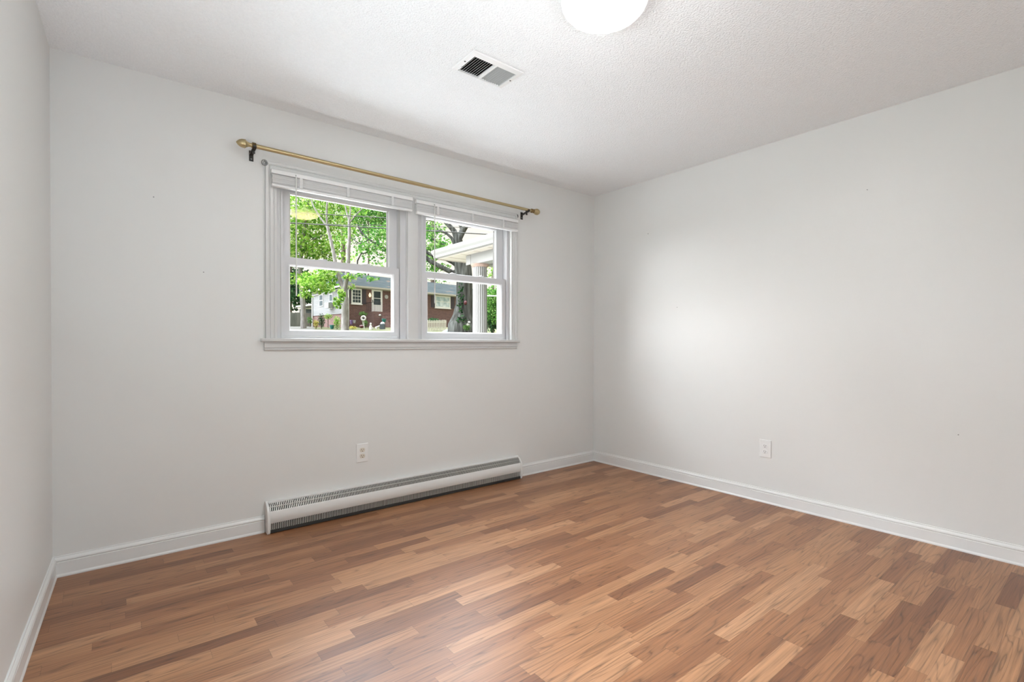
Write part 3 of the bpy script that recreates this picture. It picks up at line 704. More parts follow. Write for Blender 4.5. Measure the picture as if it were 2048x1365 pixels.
# ground, driveway
m = MB(); nx, ny = 40, 56
for i in range(nx+1):
    for j in range(ny+1):
        s_, d_ = -70+3.5*i, -12+2.0*j
        x_, y_ = CAM.x + d_*GX + s_*GY, CAM.y + d_*GY - s_*GX
        m.v.append((x_, y_, gz(x_, y_)))
for i in range(nx):
    for j in range(ny):
        a = i*(ny+1)+j; c_ = [m.v[k] for k in (a, a+1, a+ny+2, a+ny+1)]
        m.f.append((a, a+1, a+ny+2, a+ny+1))
tag(m.build('ground', M['lawn'], smooth=60), 'sloping yard ground outside', 'ground', kind='structure')
m = MB()
A, B, C_, D_ = on_ground(520, 33), on_ground(632, 33), on_ground(626, 45.5), on_ground(540, 45.5)
for q in (A, B, C_, D_): q.z += 0.05
mid1, mid2 = (A+D_)/2, (B+C_)/2
for k in range(8):
    t0, t1 = k/8, (k+1)/8
    q = [A.lerp(D_, t0), B.lerp(C_, t0), B.lerp(C_, t1), A.lerp(D_, t1)]
    for v in q: v.z = gz(v.x, v.y)+0.05
    m.quad(*q)
tag(m.build('driveway', M['drive']), 'pale concrete driveway', 'driveway', kind='structure')

m = MB(); m.box(-9, 1.1, 0.2, 7.5, -0.62, -0.42)  # unseen pale slab added to bounce skylight up to the ceiling
tag(m.build('front_reflector', M['terrace']), 'added pale terrace in front of this house', 'terrace', kind='structure')
# ------------------------------------------------------------------ neighbour's house
AZ = math.radians(82)
HS = Vector((math.sin(AZ), math.cos(AZ), 0)); HO = Vector((HS.y, -HS.x, 0))      # along the facade, out of the facade (towards us)
HP = Vector((15.246, 40.808, 0))
def hp(s, o, z): return HP + HS*s + HO*o + Vector((0, 0, z))
house = thing('brick_house', hp(4, 0, 2.4), 'dark red brick house with grey shingle roof and white siding end across the street', 'house')
def hbox(mb, s0, s1, o0, o1, z0, z1):
    mb.obox(hp(s0, o0, z0), HS*(s1-s0), HO*(o1-o0), (0, 0, z1-z0)); return mb
HL, HR, HB = -2.86, 15.0, -7.0       # left end, right end, depth behind the facade
hbox(MB(), HL, HR, HB, 0, 1.6, 6.12).build('brick_wall', M['brick'], house)
m = MB(); hbox(m, HL-0.04, HL, HB-0.05, 0.02, 3.72, 6.12)
for k in range(16): m.obox(hp(HL-0.055, HB-0.05, 3.72+0.15*k), HS*0.03, HO*(-HB+0.07), (0, 0, 0.012))
m.build('white_siding', M['siding'], house)
for o_, z0, z1, w_ in ((-4.95, 4.62, 5.62, 0.62), (-3.0, 4.30, 5.55, 0.5), (-1.25, 4.75, 5.9, 0.75)):
    m = MB(); hbox(m, HL-0.09, HL-0.04, o_-w_/2-.06, o_+w_/2+.06, z0-.06, z1+.06); f_ = m.build('side_window', M['hwhite'], house)
    m = MB(); hbox(m, HL-0.105, HL-0.085, o_-w_/2, o_+w_/2, z0, (z0+z1)/2-.03); hbox(m, HL-0.105, HL-0.085, o_-w_/2, o_+w_/2, (z0+z1)/2+.03, z1); m.build('pane', M['pane_dark'], f_)
# hip roof with overhang
e, zr, ze = 0.42, 7.78, 6.16
a_, b_, c2_, d2_ = hp(HL-e, e, ze), hp(HR+e, e, ze), hp(HR+e, HB-e, ze), hp(HL-e, HB-e, ze)
r1, r2 = hp(HL+1.2, HB/2, zr), hp(HR-1.2, HB/2, zr)
m = MB(); m.quad(a_, b_, r2, r1); m.quad(c2_, d2_, r1, r2); n_ = len(m.v); m.v += [tuple(d2_), tuple(a_), tuple(r1), tuple(b_), tuple(c2_), tuple(r2)]; m.f += [(n_, n_+1, n_+2), (n_+3, n_+4, n_+5)]
m.build('roof', M['roof'], house)
m = MB(); hbox(m, HL-e, HR+e, HB-e, e, 6.10, 6.15); m.build('soffit', M['htrim'], house)
m = MB(); hbox(m, HL-e, HR+e, e, e+0.10, 6.02, 6.17); hbox(m, HL-e-.1, HL-e, HB-e, e+.1, 6.02, 6.17); m.build('gutter', M['htrim'], house)
m = MB(); hbox(m, HL-e, HR+e, 0.0, 0.05, 5.97, 6.10); m.build('frieze_board', M['htrim'], house)
def dspout(s_, o_, z0, z1):
    m = MB(); m.tube([hp(s_, e+.04, 6.03), hp(s_, o_, z1-.15), hp(s_, o_, z0)], 0.045, 6); m.build('downspout', M['hwhite'], house)
dspout(HL+.02, 0.07, 2.6, 5.9); dspout(HL-.1, HB+.2, 2.6, 5.8)
m = MB(); m.tube([hp(10.05, e, 6.0), hp(9.7, .2, 4.2)], 0.05, 6); m.build('downspout', M['hwhite'], house)
def house_window(s0, s1, z0, z1, cols, rows, mat):
    m = MB(); hbox(m, s0, s1, -0.02, 0.06, z0, z1); hbox(m, s0-.05, s1+.05, 0, 0.10, z0-.07, z0); fr_ = m.build('front_window', M['hwhite'], house)
    m = MB(); t_ = 0.11; sw = (s1-s0-2*t_)/cols; zh = (z1-z0-2*t_)/rows
    for i in range(cols):
        for j in range(rows):
            g = 0.018; hbox(m, s0+t_+sw*i+g, s0+t_+sw*(i+1)-g, 0.05, 0.068, z0+t_+zh*j+g+(0.02 if j == rows//2 else 0), z0+t_+zh*(j+1)-g)
    m.build('pane', mat, fr_)
house_window(-2.56, -1.56, 4.58, 5.94, 3, 4, M['pane_dark'])
house_window(6.60, 8.60, 4.72, 5.97, 2, 2, M['pane_pale'])
for s0, s1, z0, z1 in ((-2.85, -2.60, 4.60, 5.95), (-1.52, -1.12, 4.60, 5.95), (6.12, 6.56, 4.74, 5.97), (8.64, 9.12, 4.74, 5.97)):
    m = MB(); hbox(m, s0, s1, 0, 0.05, z0, z1)
    for k in range(14): hbox(m, s0+.05, s1-.05, 0.05, 0.062, z0+.08+k*(z1-z0-.16)/14, z0+.13+k*(z1-z0-.16)/14)
    m.build('shutter', M['shutter'], house)
m = MB(); hbox(m, -0.56, 0.53, 0, 0.06, 3.97, 6.0); dr = m.build('storm_door', M['hwhite'], house)
m = MB(); hbox(m, -0.36, 0.33, 0.05, 0.075, 5.24, 5.84); hbox(m, -0.36, 0.33, 0.05, 0.075, 4.62, 5.18); m.build('pane', M['pane_dark'], dr)
m = MB(); hbox(m, -0.50, -0.46, 0.06, 0.11, 4.85, 5.05); m.build('handle', M['iron'], dr)
m = MB(); hbox(m, -1.2, 1.7, 0, 1.5, 1.9, 3.90)
for k in range(6): hbox(m, -0.5, 0.6, 1.5+0.28*k, 1.78+0.28*k, 1.9, 3.70-0.2*k)
m.build('stoop', M['brick'], house)
for s_, f0, nk in ((-1.1, -1.1, 7), (1.55, 0.7, 9)):
    m = MB()
    for k in range(9): m.tube([hp(s_, 0.1+0.17*k, 3.9), hp(s_, 0.1+0.17*k, 4.73)], 0.012, 5)
    m.tube([hp(s_, 0.05, 4.73), hp(s_, 1.5, 4.73)], 0.02, 5)
    for k in range(nk): m.tube([hp(f0+0.10*k, 1.48, 3.9), hp(f0+0.10*k, 1.48, 4.73)], 0.012, 5)
    m.tube([hp(f0, 1.48, 4.73), hp(f0+0.10*(nk-1), 1.48, 4.73)], 0.02, 5)
    m.build('railing', M['iron'], house)
m = MB(); hbox(m, HL-0.50, HL-0.09, -3.35, -2.65, 4.30, 4.78); m.build('window_air_conditioner', M['lgrey'], house)
m = MB(); m.tube([hp(0.72, 1.5, 4.35), hp(1.25, 2.6, 3.35)], 0.035, 6); m.build('handrail', M['hwhite'], house)
m = MB(); m.tube([hp(-0.80, 0, 5.45), hp(-0.80, 0.12, 5.50), hp(-0.80, 0.14, 5.40), hp(-0.80, 0.14, 5.20)], 0.03, 6); wl = m.build('wall_lamp', M['brass_dark'], house)
m = MB(); m.lathe(hp(-0.80, 0.14, 5.27), (0, 0, 1), [(0, .06), (.1, .11), (.24, .10), (.34, .05), (.40, .02)], 12); m.build('lamp_glass', M['bulb'], wl)
m = MB(); m.lathe(hp(0.98, 0.0, 5.42), HO, [(0, .19), (.03, .19), (.04, .16)], 20); m.build('wall_plaque', M['lgrey'], house, smooth=40)

# ------------------------------------------------------------------ own porch seen through the right window
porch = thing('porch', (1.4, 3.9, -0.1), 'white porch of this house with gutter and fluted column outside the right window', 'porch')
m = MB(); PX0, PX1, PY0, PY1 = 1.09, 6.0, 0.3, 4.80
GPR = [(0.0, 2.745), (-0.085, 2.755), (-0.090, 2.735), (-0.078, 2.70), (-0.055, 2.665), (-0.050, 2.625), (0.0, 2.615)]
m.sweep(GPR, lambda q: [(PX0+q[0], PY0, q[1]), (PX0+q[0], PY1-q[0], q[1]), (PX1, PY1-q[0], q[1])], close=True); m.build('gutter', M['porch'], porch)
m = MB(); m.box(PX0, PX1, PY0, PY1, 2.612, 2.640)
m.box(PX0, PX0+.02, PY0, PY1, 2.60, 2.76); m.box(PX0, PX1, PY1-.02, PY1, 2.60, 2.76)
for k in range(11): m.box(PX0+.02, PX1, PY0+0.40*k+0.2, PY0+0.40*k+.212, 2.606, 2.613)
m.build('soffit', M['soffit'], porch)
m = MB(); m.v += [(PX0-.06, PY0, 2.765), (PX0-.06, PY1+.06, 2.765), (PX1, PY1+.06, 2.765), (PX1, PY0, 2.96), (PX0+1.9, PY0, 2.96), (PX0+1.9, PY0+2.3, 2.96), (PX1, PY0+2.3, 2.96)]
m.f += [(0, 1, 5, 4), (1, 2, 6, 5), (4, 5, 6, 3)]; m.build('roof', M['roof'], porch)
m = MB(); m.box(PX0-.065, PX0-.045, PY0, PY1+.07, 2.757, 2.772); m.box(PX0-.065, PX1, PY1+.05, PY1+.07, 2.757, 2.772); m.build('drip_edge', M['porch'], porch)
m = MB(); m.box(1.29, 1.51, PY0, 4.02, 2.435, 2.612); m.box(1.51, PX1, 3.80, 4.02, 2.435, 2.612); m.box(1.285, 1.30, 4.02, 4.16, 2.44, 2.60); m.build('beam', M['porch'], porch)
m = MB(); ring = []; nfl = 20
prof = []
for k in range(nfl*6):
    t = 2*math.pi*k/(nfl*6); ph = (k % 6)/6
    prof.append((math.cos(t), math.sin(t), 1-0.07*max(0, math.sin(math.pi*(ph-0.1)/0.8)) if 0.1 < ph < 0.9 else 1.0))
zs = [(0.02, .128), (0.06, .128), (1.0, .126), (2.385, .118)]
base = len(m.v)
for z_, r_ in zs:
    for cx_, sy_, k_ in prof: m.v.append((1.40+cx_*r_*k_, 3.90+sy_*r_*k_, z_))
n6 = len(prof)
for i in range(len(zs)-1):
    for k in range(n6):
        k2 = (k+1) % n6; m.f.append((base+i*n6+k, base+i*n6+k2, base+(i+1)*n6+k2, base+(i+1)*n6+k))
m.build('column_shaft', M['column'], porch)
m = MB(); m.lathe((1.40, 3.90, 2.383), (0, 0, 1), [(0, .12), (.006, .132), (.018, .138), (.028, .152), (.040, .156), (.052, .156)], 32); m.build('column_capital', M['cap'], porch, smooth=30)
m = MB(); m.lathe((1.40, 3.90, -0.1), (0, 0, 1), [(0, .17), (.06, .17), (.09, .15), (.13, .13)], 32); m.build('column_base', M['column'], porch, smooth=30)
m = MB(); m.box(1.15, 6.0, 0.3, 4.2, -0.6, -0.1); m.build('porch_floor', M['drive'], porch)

# ------------------------------------------------------------------ trees and plants
def leaf_cloud(blobs, size, seed, name, mat, parent, thresh=None):
    """blobs: (centre, rx, ry, rz, n): a cloud of small folded leaves"""
    rng = np.random.default_rng(seed); P = []
    for c, rx, ry, rz_, n in blobs:
        v = rng.normal(size=(n, 3)); v /= np.linalg.norm(v, axis=1)[:, None]
        r = rng.random(n)**0.5
        P.append(np.array(c)[None] + v*r[:, None]*np.array([rx, ry, rz_])[None])
    P = np.concatenate(P); n = len(P)
    a = rng.normal(size=(n, 3)); a /= np.linalg.norm(a, axis=1)[:, None]
    b = rng.normal(size=(n, 3)); b -= a*(a*b).sum(1)[:, None]; b /= np.linalg.norm(b, axis=1)[:, None]
    cdir = np.cross(a, b)
    L = size*(0.6+0.8*rng.random(n)); Wd = L*0.62
    v0 = P - a*L[:, None]/2; v2 = P + a*L[:, None]/2
    v1 = P + b*Wd[:, None]/2 + cdir*Wd[:, None]*0.18; v3 = P - b*Wd[:, None]/2 + cdir*Wd[:, None]*0.18
    V = np.stack([v0, v1, v2, v3], 1).reshape(-1, 3)
    root = parent.location if parent is not None else Vector((0, 0, 0))
    V = V - np.array(root)[None]
    me = bpy.data.meshes.new(name)
    me.vertices.add(len(V)); me.vertices.foreach_set('co', V.ravel())
    me.loops.add(4*n); me.loops.foreach_set('vertex_index', np.arange(4*n, dtype=np.int32))
    me.polygons.add(n); me.polygons.foreach_set('loop_start', np.arange(0, 4*n, 4, dtype=np.int32))
    me.update(); me.validate(); me.materials.append(mat)
    o = bpy.data.objects.new(name, me); COL.objects.link(o)
    if parent is not None: o.parent = parent
    return o
def blob(px, py, rpx, rpy, d, dens=1.0, dr=None):
    """crown lump centred on a line of sight at depth d, radii given by their apparent size"""
    c = at_depth(px, py, d); rx = rpx*d/F_PX; rz_ = rpy*d/F_PX
    n = int(dens*rpx*rpy*1.0)
    return (c, rx, dr if dr else rx, rz_, n)
def trunk_mb(mb, pts, n=10):
    mb.tube([p for p, r in pts], [r for p, r in pts], n)
def pix(pts, d):
    """(px, py, width px) -> (point, radius)"""
    return [(at_depth(x, y, d), w*d/F_PX/2) for x, y, w in pts]

# slender pale tree in the front yard, forked twice
D = 28.0
g0 = on_ground(690, D)
t = thing('slender_tree', g0, 'slender pale barked tree forking into two stems in front of the brick house', 'tree')
m = MB()
trunk_mb(m, [(g0-Vector((0, 0, .2)), 0.26)] + pix([(690, 655, 15), (690, 630, 14), (690, 600, 13.5), (687, 578, 12)], D))
trunk_mb(m, pix([(687, 582, 9), (680, 560, 8), (672, 535, 7.5), (667, 505, 6.8), (660, 475, 6), (654, 450, 5)], D))
trunk_mb(m, pix([(655, 455, 3.5), (640, 435, 3), (628, 415, 2.6), (618, 392, 2.2), (612, 360, 1.6)], D))
trunk_mb(m, pix([(654, 452, 3.8), (653, 430, 3.6), (654, 405, 3.2), (652, 375, 2.4), (650, 340, 1.6)], D))
trunk_mb(m, pix([(688, 582, 9), (693, 560, 8.4), (696, 530, 8), (697, 500, 7.2), (699, 470, 6.2), (698, 440, 5)], D))
trunk_mb(m, pix([(698, 442, 3.5), (692, 420, 3), (688, 395, 2.4), (684, 360, 1.6)], D))
trunk_mb(m, pix([(699, 442, 3.6), (701, 420, 3), (699, 395, 2.4), (701, 350, 1.6)], D))
trunk_mb(m, pix([(700, 445, 2.6), (712, 430, 2.2), (724, 418, 1.8), (738, 398, 1.2)], D))
m.build('trunk', M['bark_pale'], t, smooth=60)
leaf_cloud([blob(640, 560, 40, 17, D, .7), blob(655, 545, 28, 14, D, .6), blob(617, 568, 26, 14, D+1, .7), blob(700, 555, 16, 8, D, .6), blob(683, 590, 9, 16, D-1, .5), blob(676, 605, 9, 14, D-.6, .6), blob(705, 575, 8, 6, D, .5), blob(643, 576, 30, 13, D+1, .7), blob(612, 590, 15, 10, D+1, .6)],
           0.19, 11, 'foliage', M['lime'], t)

# pale tree by the fence and its crown filling the left pane
D = 40.0
g0 = on_ground(607, D)
t = thing('pale_tree', g0, 'pale trunked tree with bright lime crown beside the grey board fence', 'tree')
m = MB(); trunk_mb(m, [(g0-Vector((0, 0, .2)), 0.26)] + pix([(607, 640, 10.5), (606, 610, 10), (603, 575, 9), (600, 545, 8), (603, 500, 7), (610, 450, 5), (618, 400, 3)], D))
trunk_mb(m, pix([(603, 510, 4.5), (625, 480, 4), (650, 470, 2.5)], D))
m.build('trunk', M['bark_pale'], t, smooth=60)
leaf_cloud([blob(600, 430, 60, 48, D, .62, 3), blob(650, 450, 60, 50, D+2, .55, 3), blob(615, 500, 55, 36, D, .62, 2.5), blob(650, 505, 36, 26, D, .5, 2), blob(560, 480, 50, 60, D, .4, 3),
            blob(610, 560, 36, 16, D-1, .6, 1.5), blob(640, 380, 70, 40, D+1, .5, 3), blob(700, 400, 50, 30, D+2, .5, 3)], 0.25, 12, 'foliage', M['lime'], t)

# big oak in front of the house
D = 30.0
g0 = on_ground(927, D)
t = thing('big_oak', g0, 'massive dark barked oak with ivy and spreading limbs behind the porch', 'tree')
m = MB()
trunk_mb(m, [(g0-Vector((0, 0, .3)), 1.0)] + pix([(924, 650, 56), (927, 632, 42), (929, 610, 35), (929, 585, 32.5), (929, 560, 32), (926, 535, 34), (923, 510, 32), (922, 490, 26)], D), 18)
trunk_mb(m, pix([(921, 495, 16), (918, 478, 13), (925, 462, 13), (934, 448, 11), (946, 430, 8), (955, 400, 6)], D))
trunk_mb(m, pix([(922, 500, 15), (914, 478, 13), (908, 462, 11), (897, 450, 9), (886, 440, 7), (866, 422, 5)], D))
trunk_mb(m, pix([(920, 478, 9), (923, 458, 7), (917, 442, 6), (915, 420, 4)], D))
trunk_mb(m, pix([(915, 500, 8), (903, 476, 6), (893, 467, 5), (880, 462, 4), (862, 462, 2.5)], D))
trunk_mb(m, pix([(916, 545, 16), (906, 546, 11), (893, 540, 9.5), (878, 532, 9), (862, 524, 9), (846, 510, 8), (822, 500, 6), (790, 505, 5), (760, 492, 4.5), (735, 478, 4), (722, 464, 4), (716, 452, 3)], D), 10)
trunk_mb(m, pix([(914, 530, 12), (904, 524, 9), (892, 519, 7), (876, 517, 6), (855, 506, 6), (835, 480, 5)], D))
trunk_mb(m, pix([(905, 512, 7), (890, 492, 6), (875, 484, 5), (862, 476, 3.5)], D))
trunk_mb(m, pix([(760, 492, 3.5), (738, 505, 3), (722, 508, 2.6), (715, 522, 3), (714, 545, 2)], D))
trunk_mb(m, pix([(738, 480, 2.5), (720, 488, 2), (700, 475, 1.5)], D))
m.build('trunk', M['bark_dark'], t, smooth=60)
leaf_cloud([blob(760, 470, 34, 26, D, .5, 2), blob(735, 500, 26, 16, D, .45, 1.5), blob(770, 500, 26, 18, D-1, .5, 1.5), blob(860, 500, 22, 26, D+1, .5, 1.5), blob(872, 460, 24, 14, D+1, .4, 1.5),
            blob(880, 490, 16, 14, D-1, .45, 1), blob(860, 545, 18, 12, D+1, .5, 1.5), blob(880, 535, 18, 8, D+1, .5, 1), blob(940, 440, 18, 10, D+1, .5, 1.2), blob(820, 470, 40, 30, D, .4, 2),
            blob(742, 558, 14, 6, D, .4, 1), blob(752, 528, 34, 14, D+2, .14, 2), blob(725, 548, 12, 8, D-1, .35, 1)], 0.19, 13, 'foliage', M['mid'], t)
leaf_cloud([blob(921, 600, 7, 40, D-.7, .35, .25), blob(925, 640, 14, 9, D-.8, .4, .3)], 0.16, 14, 'ivy', M['deep'], t)
m = MB(); p = at_depth(931, 606, D-.75); m.sphere(p, .10, .10, .13, 12, 8)
tag(m.build('bird_feeder', M['red'], origin=p, smooth=60), 'dark red bird feeder hung on the big oak trunk', 'bird feeder')

# trees behind the house and along the left
def back_tree(px, top, base_px, d, blobs, mat, label, seed, size, w=12):
    g = on_ground(px, d)
    t = thing('background_tree', g, label, 'tree', 'trees beyond the brick house')
    m = MB(); trunk_mb(m, [(g-Vector((0, 0, .2)), w*d/F_PX/2)] + pix([(px, 600, w*.9), (px+3, 500, w*.7), (px, top, w*.3)], d)); m.build('trunk', M['twig'], t, smooth=60)
    leaf_cloud([blob(*b_) for b_ in blobs], size, seed, 'foliage', mat, t)
back_tree(578, 500, 0, 60, [(575, 585, 34, 40, 60, 1.1, 4), (600, 575, 28, 40, 61, 1.1, 3), (560, 530, 40, 50, 62, .7, 4), (612, 595, 16, 26, 60, 1.2, 2)], M['deep'], 'dark shady tree behind the grey board fence', 21, 0.36)
back_tree(735, 380, 0, 60, [(720, 430, 60, 40, 60, .42, 4), (765, 440, 50, 36, 60, .45, 4), (745, 400, 70, 40, 62, .4, 5), (700, 470, 34, 26, 60, .35, 3), (780, 410, 50, 40, 61, .4, 4)], M['mid'], 'bright green tree rising behind the brick house ridge', 22, 0.36, 4)
back_tree(684, 440, 0, 72, [(676, 485, 22, 26, 72, .28, 2), (700, 512, 18, 14, 72, .22, 2), (690, 520, 18, 12, 71, .25, 2)], M['lime'], 'sparse yellow green tree behind the slender forked tree', 23, 0.34)
back_tree(865, 400, 0, 62, [(858, 460, 20, 28, 62, .5, 3), (862, 555, 26, 10, 62, .5, 3), (890, 562, 22, 7, 63, .4, 3), (850, 520, 20, 30, 62, .4, 3), (880, 440, 30, 14, 64, .25, 3)], M['mid'], 'green tree behind the roof left of the big oak', 24, 0.34)
back_tree(985, 470, 0, 34, [(984, 548, 22, 18, 34, .5, 2), (985, 520, 26, 14, 34, .3, 2), (1010, 500, 30, 40, 34, .4, 2)], M['lime'], 'pale leafy tree behind the porch column', 25, 0.2, 7)
g = on_ground(986, 24)
t = thing('hedge', g, 'tall green hedge to the right of the porch column', 'hedge')
leaf_cloud([blob(986, 595, 18, 24, 24, 2.2, .8), blob(990, 625, 20, 26, 24, 2.2, .8), blob(1012, 610, 24, 40, 24, 1.5, .8)], 0.11, 31, 'foliage', M['mid'], t)
leaf_cloud([blob(986, 640, 16, 26, 24.3, 1.6, .5), blob(984, 618, 16, 26, 24.8, 1.4, .4)], 0.13, 32, 'inner_foliage', M['deep'], t)
m = MB(); m.sphere((g.x, g.y, g.z+.25), .55, .45, .4, 12, 8, .1, 5); m.build('stems', M['twig'], t)
m = MB(); p0, p1 = at_depth(960, 592.5, 21), at_depth(1060, 592.5, 21.5); m.tube([p0, p1], 0.03, 8)
for q in (p0, p1): m.tube([(q.x, q.y, gz(q.x, q.y)-.1), q], 0.035, 8)
tag(m.build('rail', M['lgrey'], origin=p0), 'pale horizontal rail crossing in front of the hedge', 'rail')

# leafy edge of the yard further left, past the fence
blobs = []
rr = random.Random(77)
for k in range(16):
    x_ = -19+1.3*k+rr.uniform(-.5, .5); y_ = 46+rr.uniform(-2, 4)
    for z_, r_ in ((2.0, 2.2), (5.0, 2.8), (8.5, 2.6), (11.5, 2.0)):
        blobs.append((Vector((x_+rr.uniform(-.6, .6), y_, gz(x_, y_)+z_)), r_, r_*.9, r_*.95, 420))
tl = leaf_cloud(blobs, 0.42, 78, 'foliage_edge', M['mid'], None)
tag(tl, 'mass of leafy greenery along the yard edge left of the board fence', 'foliage', kind='stuff')

# shrubs and small plants in the garden
def shrub(px, py, rpx, rpy, d, mat, label, seed, size=0.08, dens=5.5, name='shrub'):
    g = on_ground(px, d)
    t = thing(name, g, label, 'plant')
    b_ = blob(px, py, rpx, rpy, d, dens)
    leaf_cloud([b_], size, seed, 'foliage', mat, t)
    m = MB(); m.tube([(g.x, g.y, g.z-.05), b_[0]], 0.03, 6); m.build('stem', M['twig'], t)
shrub(620, 641, 6, 8, 43, M['shrub'], 'small green shrub at the far corner of the white siding', 41)
shrub(632, 648, 5.5, 9, 40, M['yellow'], 'round yellow flowering shrub beside the driveway', 42)
shrub(643, 642, 7.5, 15, 40.5, M['deep'], 'dark green upright shrub behind the yellow one', 43)
shrub(656, 634, 9, 6.5, 42.5, M['lime'], 'yellow green shrub on the brick base of the siding wall', 44)
shrub(674, 645, 7.5, 13, 39, M['lime'], 'bright leafy bush just left of the slender tree trunk', 45)
shrub(706, 656, 8, 4, 39.5, M['yellow'], 'low yellow flowers just right of the slender tree trunk', 46, .08)
shrub(726, 628, 9, 5, 43, M['shrub'], 'dark green plant above the white ring ornament', 47)
shrub(730, 647, 6, 7, 42, M['shrub'], 'green strappy plant beside the white ring ornament', 48)
shrub(866, 641, 14, 4.5, 38.5, M['deep'], 'dark creeper behind the picket fence', 49, .1)
shrub(912, 654, 14, 7, 35, M['mid'], 'bright groundcover at the foot of the big oak', 50, .1, 8)
shrub(936, 652, 5, 9, 31, M['shrub'], 'leafy plant in front of the oak roots', 51, .08)
def pot(px, py, wpx, hpx, d, mat, label, name='garden_pot'):
    p = at_depth(px, py+hpx/2, d); r = wpx*d/F_PX/2; h = hpx*d/F_PX
    m = MB(); m.lathe(p, (0, 0, 1), [(0, r*.6), (h*.1, r*.68), (h*.8, r*.95), (h*.82, r*1.05), (h, r*1.05), (h*.97, r*.9), (h*.6, r*.8)], 18)
    return tag(m.build(name, mat, origin=p, smooth=40), label, 'pot')
def on_post(o, px, py, d):
    p = at_depth(px, py, d); m = MB(); m.tube([(p.x, p.y, gz(p.x, p.y)-.05), (p.x, p.y, p.z+.01)], .03, 6); m.build('post', M['iron'], o)
pot(664, 654.5, 9, 8, 39.2, M['teal'], 'teal bowl planter between the shrubs and the slender tree')
pot(703, 645, 6, 9, 43, M['purple'], 'dark purple jar in front of the brick wall beside the trunk')
pot(709, 644, 5, 6, 43.2, M['lgrey'], 'pale lilac jar to the right of the dark purple jar')
pot(768, 641.5, 9, 7, 43, M['teal'], 'teal planter at the right side of the stoop')
m = MB(); p = at_depth(727, 637, 41); R_ = 4.0*41/F_PX
ring = [p + (RT*math.cos(a)+UP*math.sin(a))*R_ for a in [2*math.pi*k/24 for k in range(25)]]
m.tube(ring, R_*.42, 8); t = thing('ring_ornament', on_ground(727, 41), 'white ring shaped garden ornament on a thin stake', 'ornament'); m.build('ring', M['stone'], t, smooth=60)
m = MB(); g = on_ground(729, 41); m.tube([g-Vector((0, 0, .05)), p-UP*R_], .02, 6); m.tube([g-Vector((0, 0, .05)), p-UP*R_-RT*.12], .015, 6); m.build('stake', M['stone'], t)
m = MB(); m.sphere(p-FW*0.02, R_*.35, R_*.35, R_*.35, 10, 7); m.build('centre', M['dgrey'], t, smooth=60)
m = MB(); p = at_depth(723, 653.5, 40); m.sphere(p, .17, .17, .13, 14, 9)
tag(m.build('gazing_ball', M['red'], origin=p-Vector((0, 0, .13)), smooth=60), 'dull red rounded ornament low beside the yellow flowers', 'ornament')
p = on_ground(741.5, 39); h_ = 0.52
t = thing('garden_statue', p, 'small white seated garden statue in front of the brick stoop', 'statue')
m = MB(); m.lathe(p-Vector((0, 0, .05)), (0, 0, 1), [(0, .13), (.08, .14), (.12, .11), (.22, .12), (.34, .09), (.40, .05), (.44, .07), (.50, .075), (.56, .05), (.58, .01)], 16)
m.sphere(p+Vector((.10, -.04, .08)), .10, .08, .07, 10, 7); m.build('figure', M['stone'], t, smooth=60)
p = on_ground(765, 39.5)
t = thing('kettle_grill', p, 'dark box barbecue with a rounded grey lid in front of the stoop', 'barbecue')
m = MB(); m.cbox(p+Vector((0, 0, .20)), RT*.38, Vector((FW.x, FW.y, 0))*.3, (0, 0, .46)); m.build('body', M['dgrey'], t, bevel=.02)
m = MB(); m.sphere(p+Vector((0, 0, .43)), .17, .15, .16, 14, 9); m.build('lid', M['lgrey'], t, smooth=60)
a, b = at_depth(750.5, 656, 40), at_depth(761, 652, 40)
m = MB(); m.obox(a, b-a, Vector((FW.x, FW.y, 0))*.25, (0, 0, .07))
for q in (a+(b-a)*.1, a+(b-a)*.85): m.obox((q.x, q.y, gz(q.x, q.y)-.05), RT*.06, Vector((FW.x, FW.y, 0))*.2, (0, 0, q.z-gz(q.x, q.y)+.06))
tag(m.build('garden_bench', M['hwhite'], origin=a), 'low white sloping bench left of the barbecue', 'bench')
m = MB(); p = at_depth(760, 631, 43.3); m.sphere(p, .10, .10, .09, 12, 8)
o = tag(m.build('stone_ball', M['stone'], origin=p, smooth=60), 'pale round ornament on the stoop steps', 'ornament')
m = MB(); p = at_depth(716, 607.5, 45.3); m.sphere(p, .22, .14, .14, 10, 7, .25, 3)
tag(m.build('window_box_flowers', M['petal'], origin=p), 'pale flowers on the sill of the six pane brick house window', 'plant')
p = on_ground(936.5, 30.2)
t = thing('flowering_plant', p, 'white flowering clump in front of the oak trunk', 'plant')
leaf_cloud([blob(936, 649.5, 3.2, 2.2, 28.6, 10, .1), blob(938.5, 644.5, 2.5, 2, 28.6, 10, .1)], .07, 61, 'blooms', M['petal'], t)
leaf_cloud([blob(934, 655, 8, 7, 28.8, 3, .2)], .10, 62, 'foliage', M['shrub'], t)
m = MB(); p = on_ground(899, 33.4); m.sphere(p+Vector((0, 0, .05)), .55, .4, .28, 16, 8, .06, 9)
tag(m.build('covered_mound', M['tarp'], origin=p, smooth=60), 'low blue grey covered mound at the end of the picket fence', 'cover')

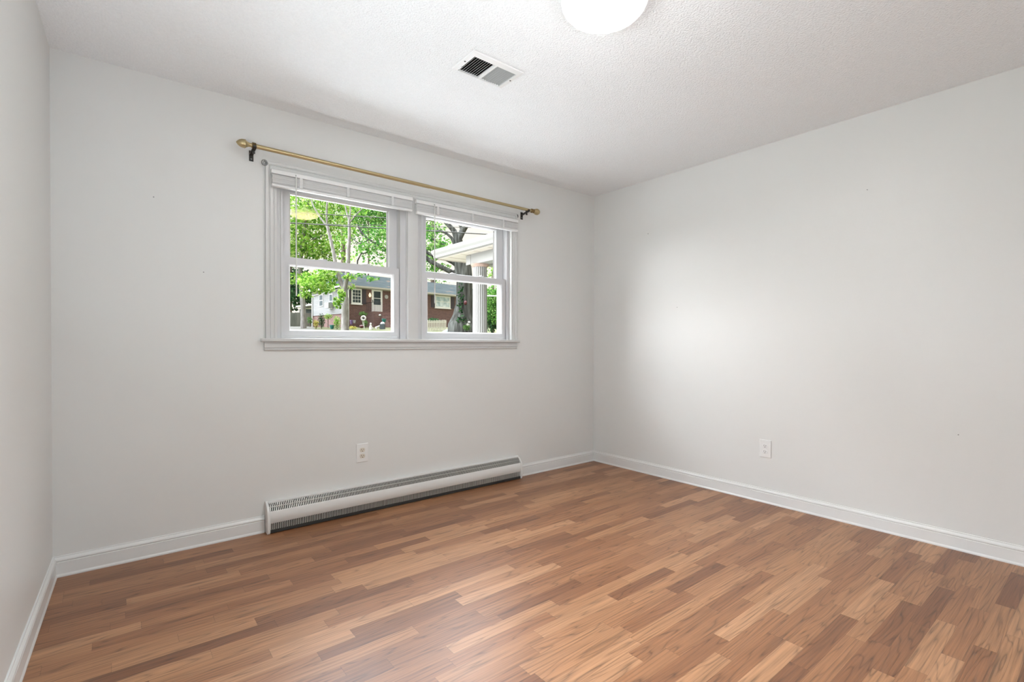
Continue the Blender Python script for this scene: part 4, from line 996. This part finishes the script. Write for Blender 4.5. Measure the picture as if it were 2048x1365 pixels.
# fences: every board is a part
def board_fence(name, A, B, n, h, wfrac, mat, label, cat, pointed, rails, skip=()):
    t = thing(name, A, label, cat)
    A, B = Vector(A), Vector(B); u = (B-A); u.z = 0; stp = u/n; L = stp.length; ud = u.normalized(); nd = Vector((ud.y, -ud.x, 0))
    rnd = random.Random(n)
    for i in range(n):
        if i in skip: continue
        c = A + stp*(i+.5); zg = gz(c.x, c.y)-.05; hh = h*(1+rnd.uniform(-.02, .02)); w_ = L*wfrac
        m = MB(); prof = [(-w_/2, 0), (w_/2, 0), (w_/2, hh-w_*.6 if pointed else hh), (0, hh), (-w_/2, hh-w_*.6 if pointed else hh)]
        m.sweep([0, 1], lambda k: [Vector((c.x, c.y, zg))+ud*a+nd*(.02*k)+Vector((0, 0, b)) for a, b in prof+prof[:1]])
        k0 = len(m.v)
        for k in (0, 1):
            b0 = len(m.v); m.v += [tuple(Vector((c.x, c.y, zg))+ud*a+nd*(.02*k)+Vector((0, 0, b))) for a, b in prof]; m.f.append(tuple(range(b0, b0+5)))
        m.build('picket' if pointed else 'board', mat, t)
    for rz_ in rails:
        a = Vector((A.x, A.y, gz(A.x, A.y)+rz_)); b = Vector((B.x, B.y, gz(B.x, B.y)+rz_))
        m = MB(); m.obox(a-nd*.05, b-a, nd*.045, (0, 0, .09)); m.build('rail', mat, t)
board_fence('board_fence', on_ground(556, 46.5), on_ground(622, 49.5), 30, 1.55, .93, M['fence'], 'weathered grey green board fence at the end of the driveway', 'fence', False, (.3, 1.2))
board_fence('picket_fence', on_ground(838, 36.0), on_ground(893, 37.2), 17, 0.86, .60, M['picket'], 'cream picket fence seen through the lower right pane', 'fence', True, (.2, .6), skip=())
# open shed behind the board fence
p = on_ground(613, 50.5); u = Vector((RT.x, RT.y, 0)); w_ = Vector((FW.x, FW.y, 0))
t = thing('lean_to_shed', p, 'small dark open shed with a thin white roof behind the board fence', 'shed')
m = MB(); m.obox(p-u*.7+Vector((0, 0, -.2)), u*1.6, w_*2, (0, 0, 2.2)); m.build('wall', M['dgrey'], t)
m = MB(); m.obox(p-u*.9-w_*.4+Vector((0, 0, 2.15)), u*2.0+Vector((0, 0, .25)), w_*2.8, (0, 0, .14)); m.build('roof', M['hwhite'], t)

# overhead lines
def line(px0, py0, d0, px1, py1, d1, label, r):
    a, b = at_depth(px0, py0, d0), at_depth(px1, py1, d1); v = b-a
    pts = [a - v*4 + v*9*k/40 for k in range(41)]
    m = MB(); m.tube(pts, r, 6); tag(m.build('overhead_line', M['cable'], origin=a), label, 'cable', 'overhead lines across the yard')
line(582, 425, 20, 777, 436.5, 20, 'upper overhead line crossing the top left pane', .017)
line(582, 446.2, 20, 777, 457.5, 20, 'lower overhead line crossing the top left pane', .021)
line(855, 453.5, 20.5, 965, 456, 20.5, 'thin overhead line just under the top of the right pane', .012)
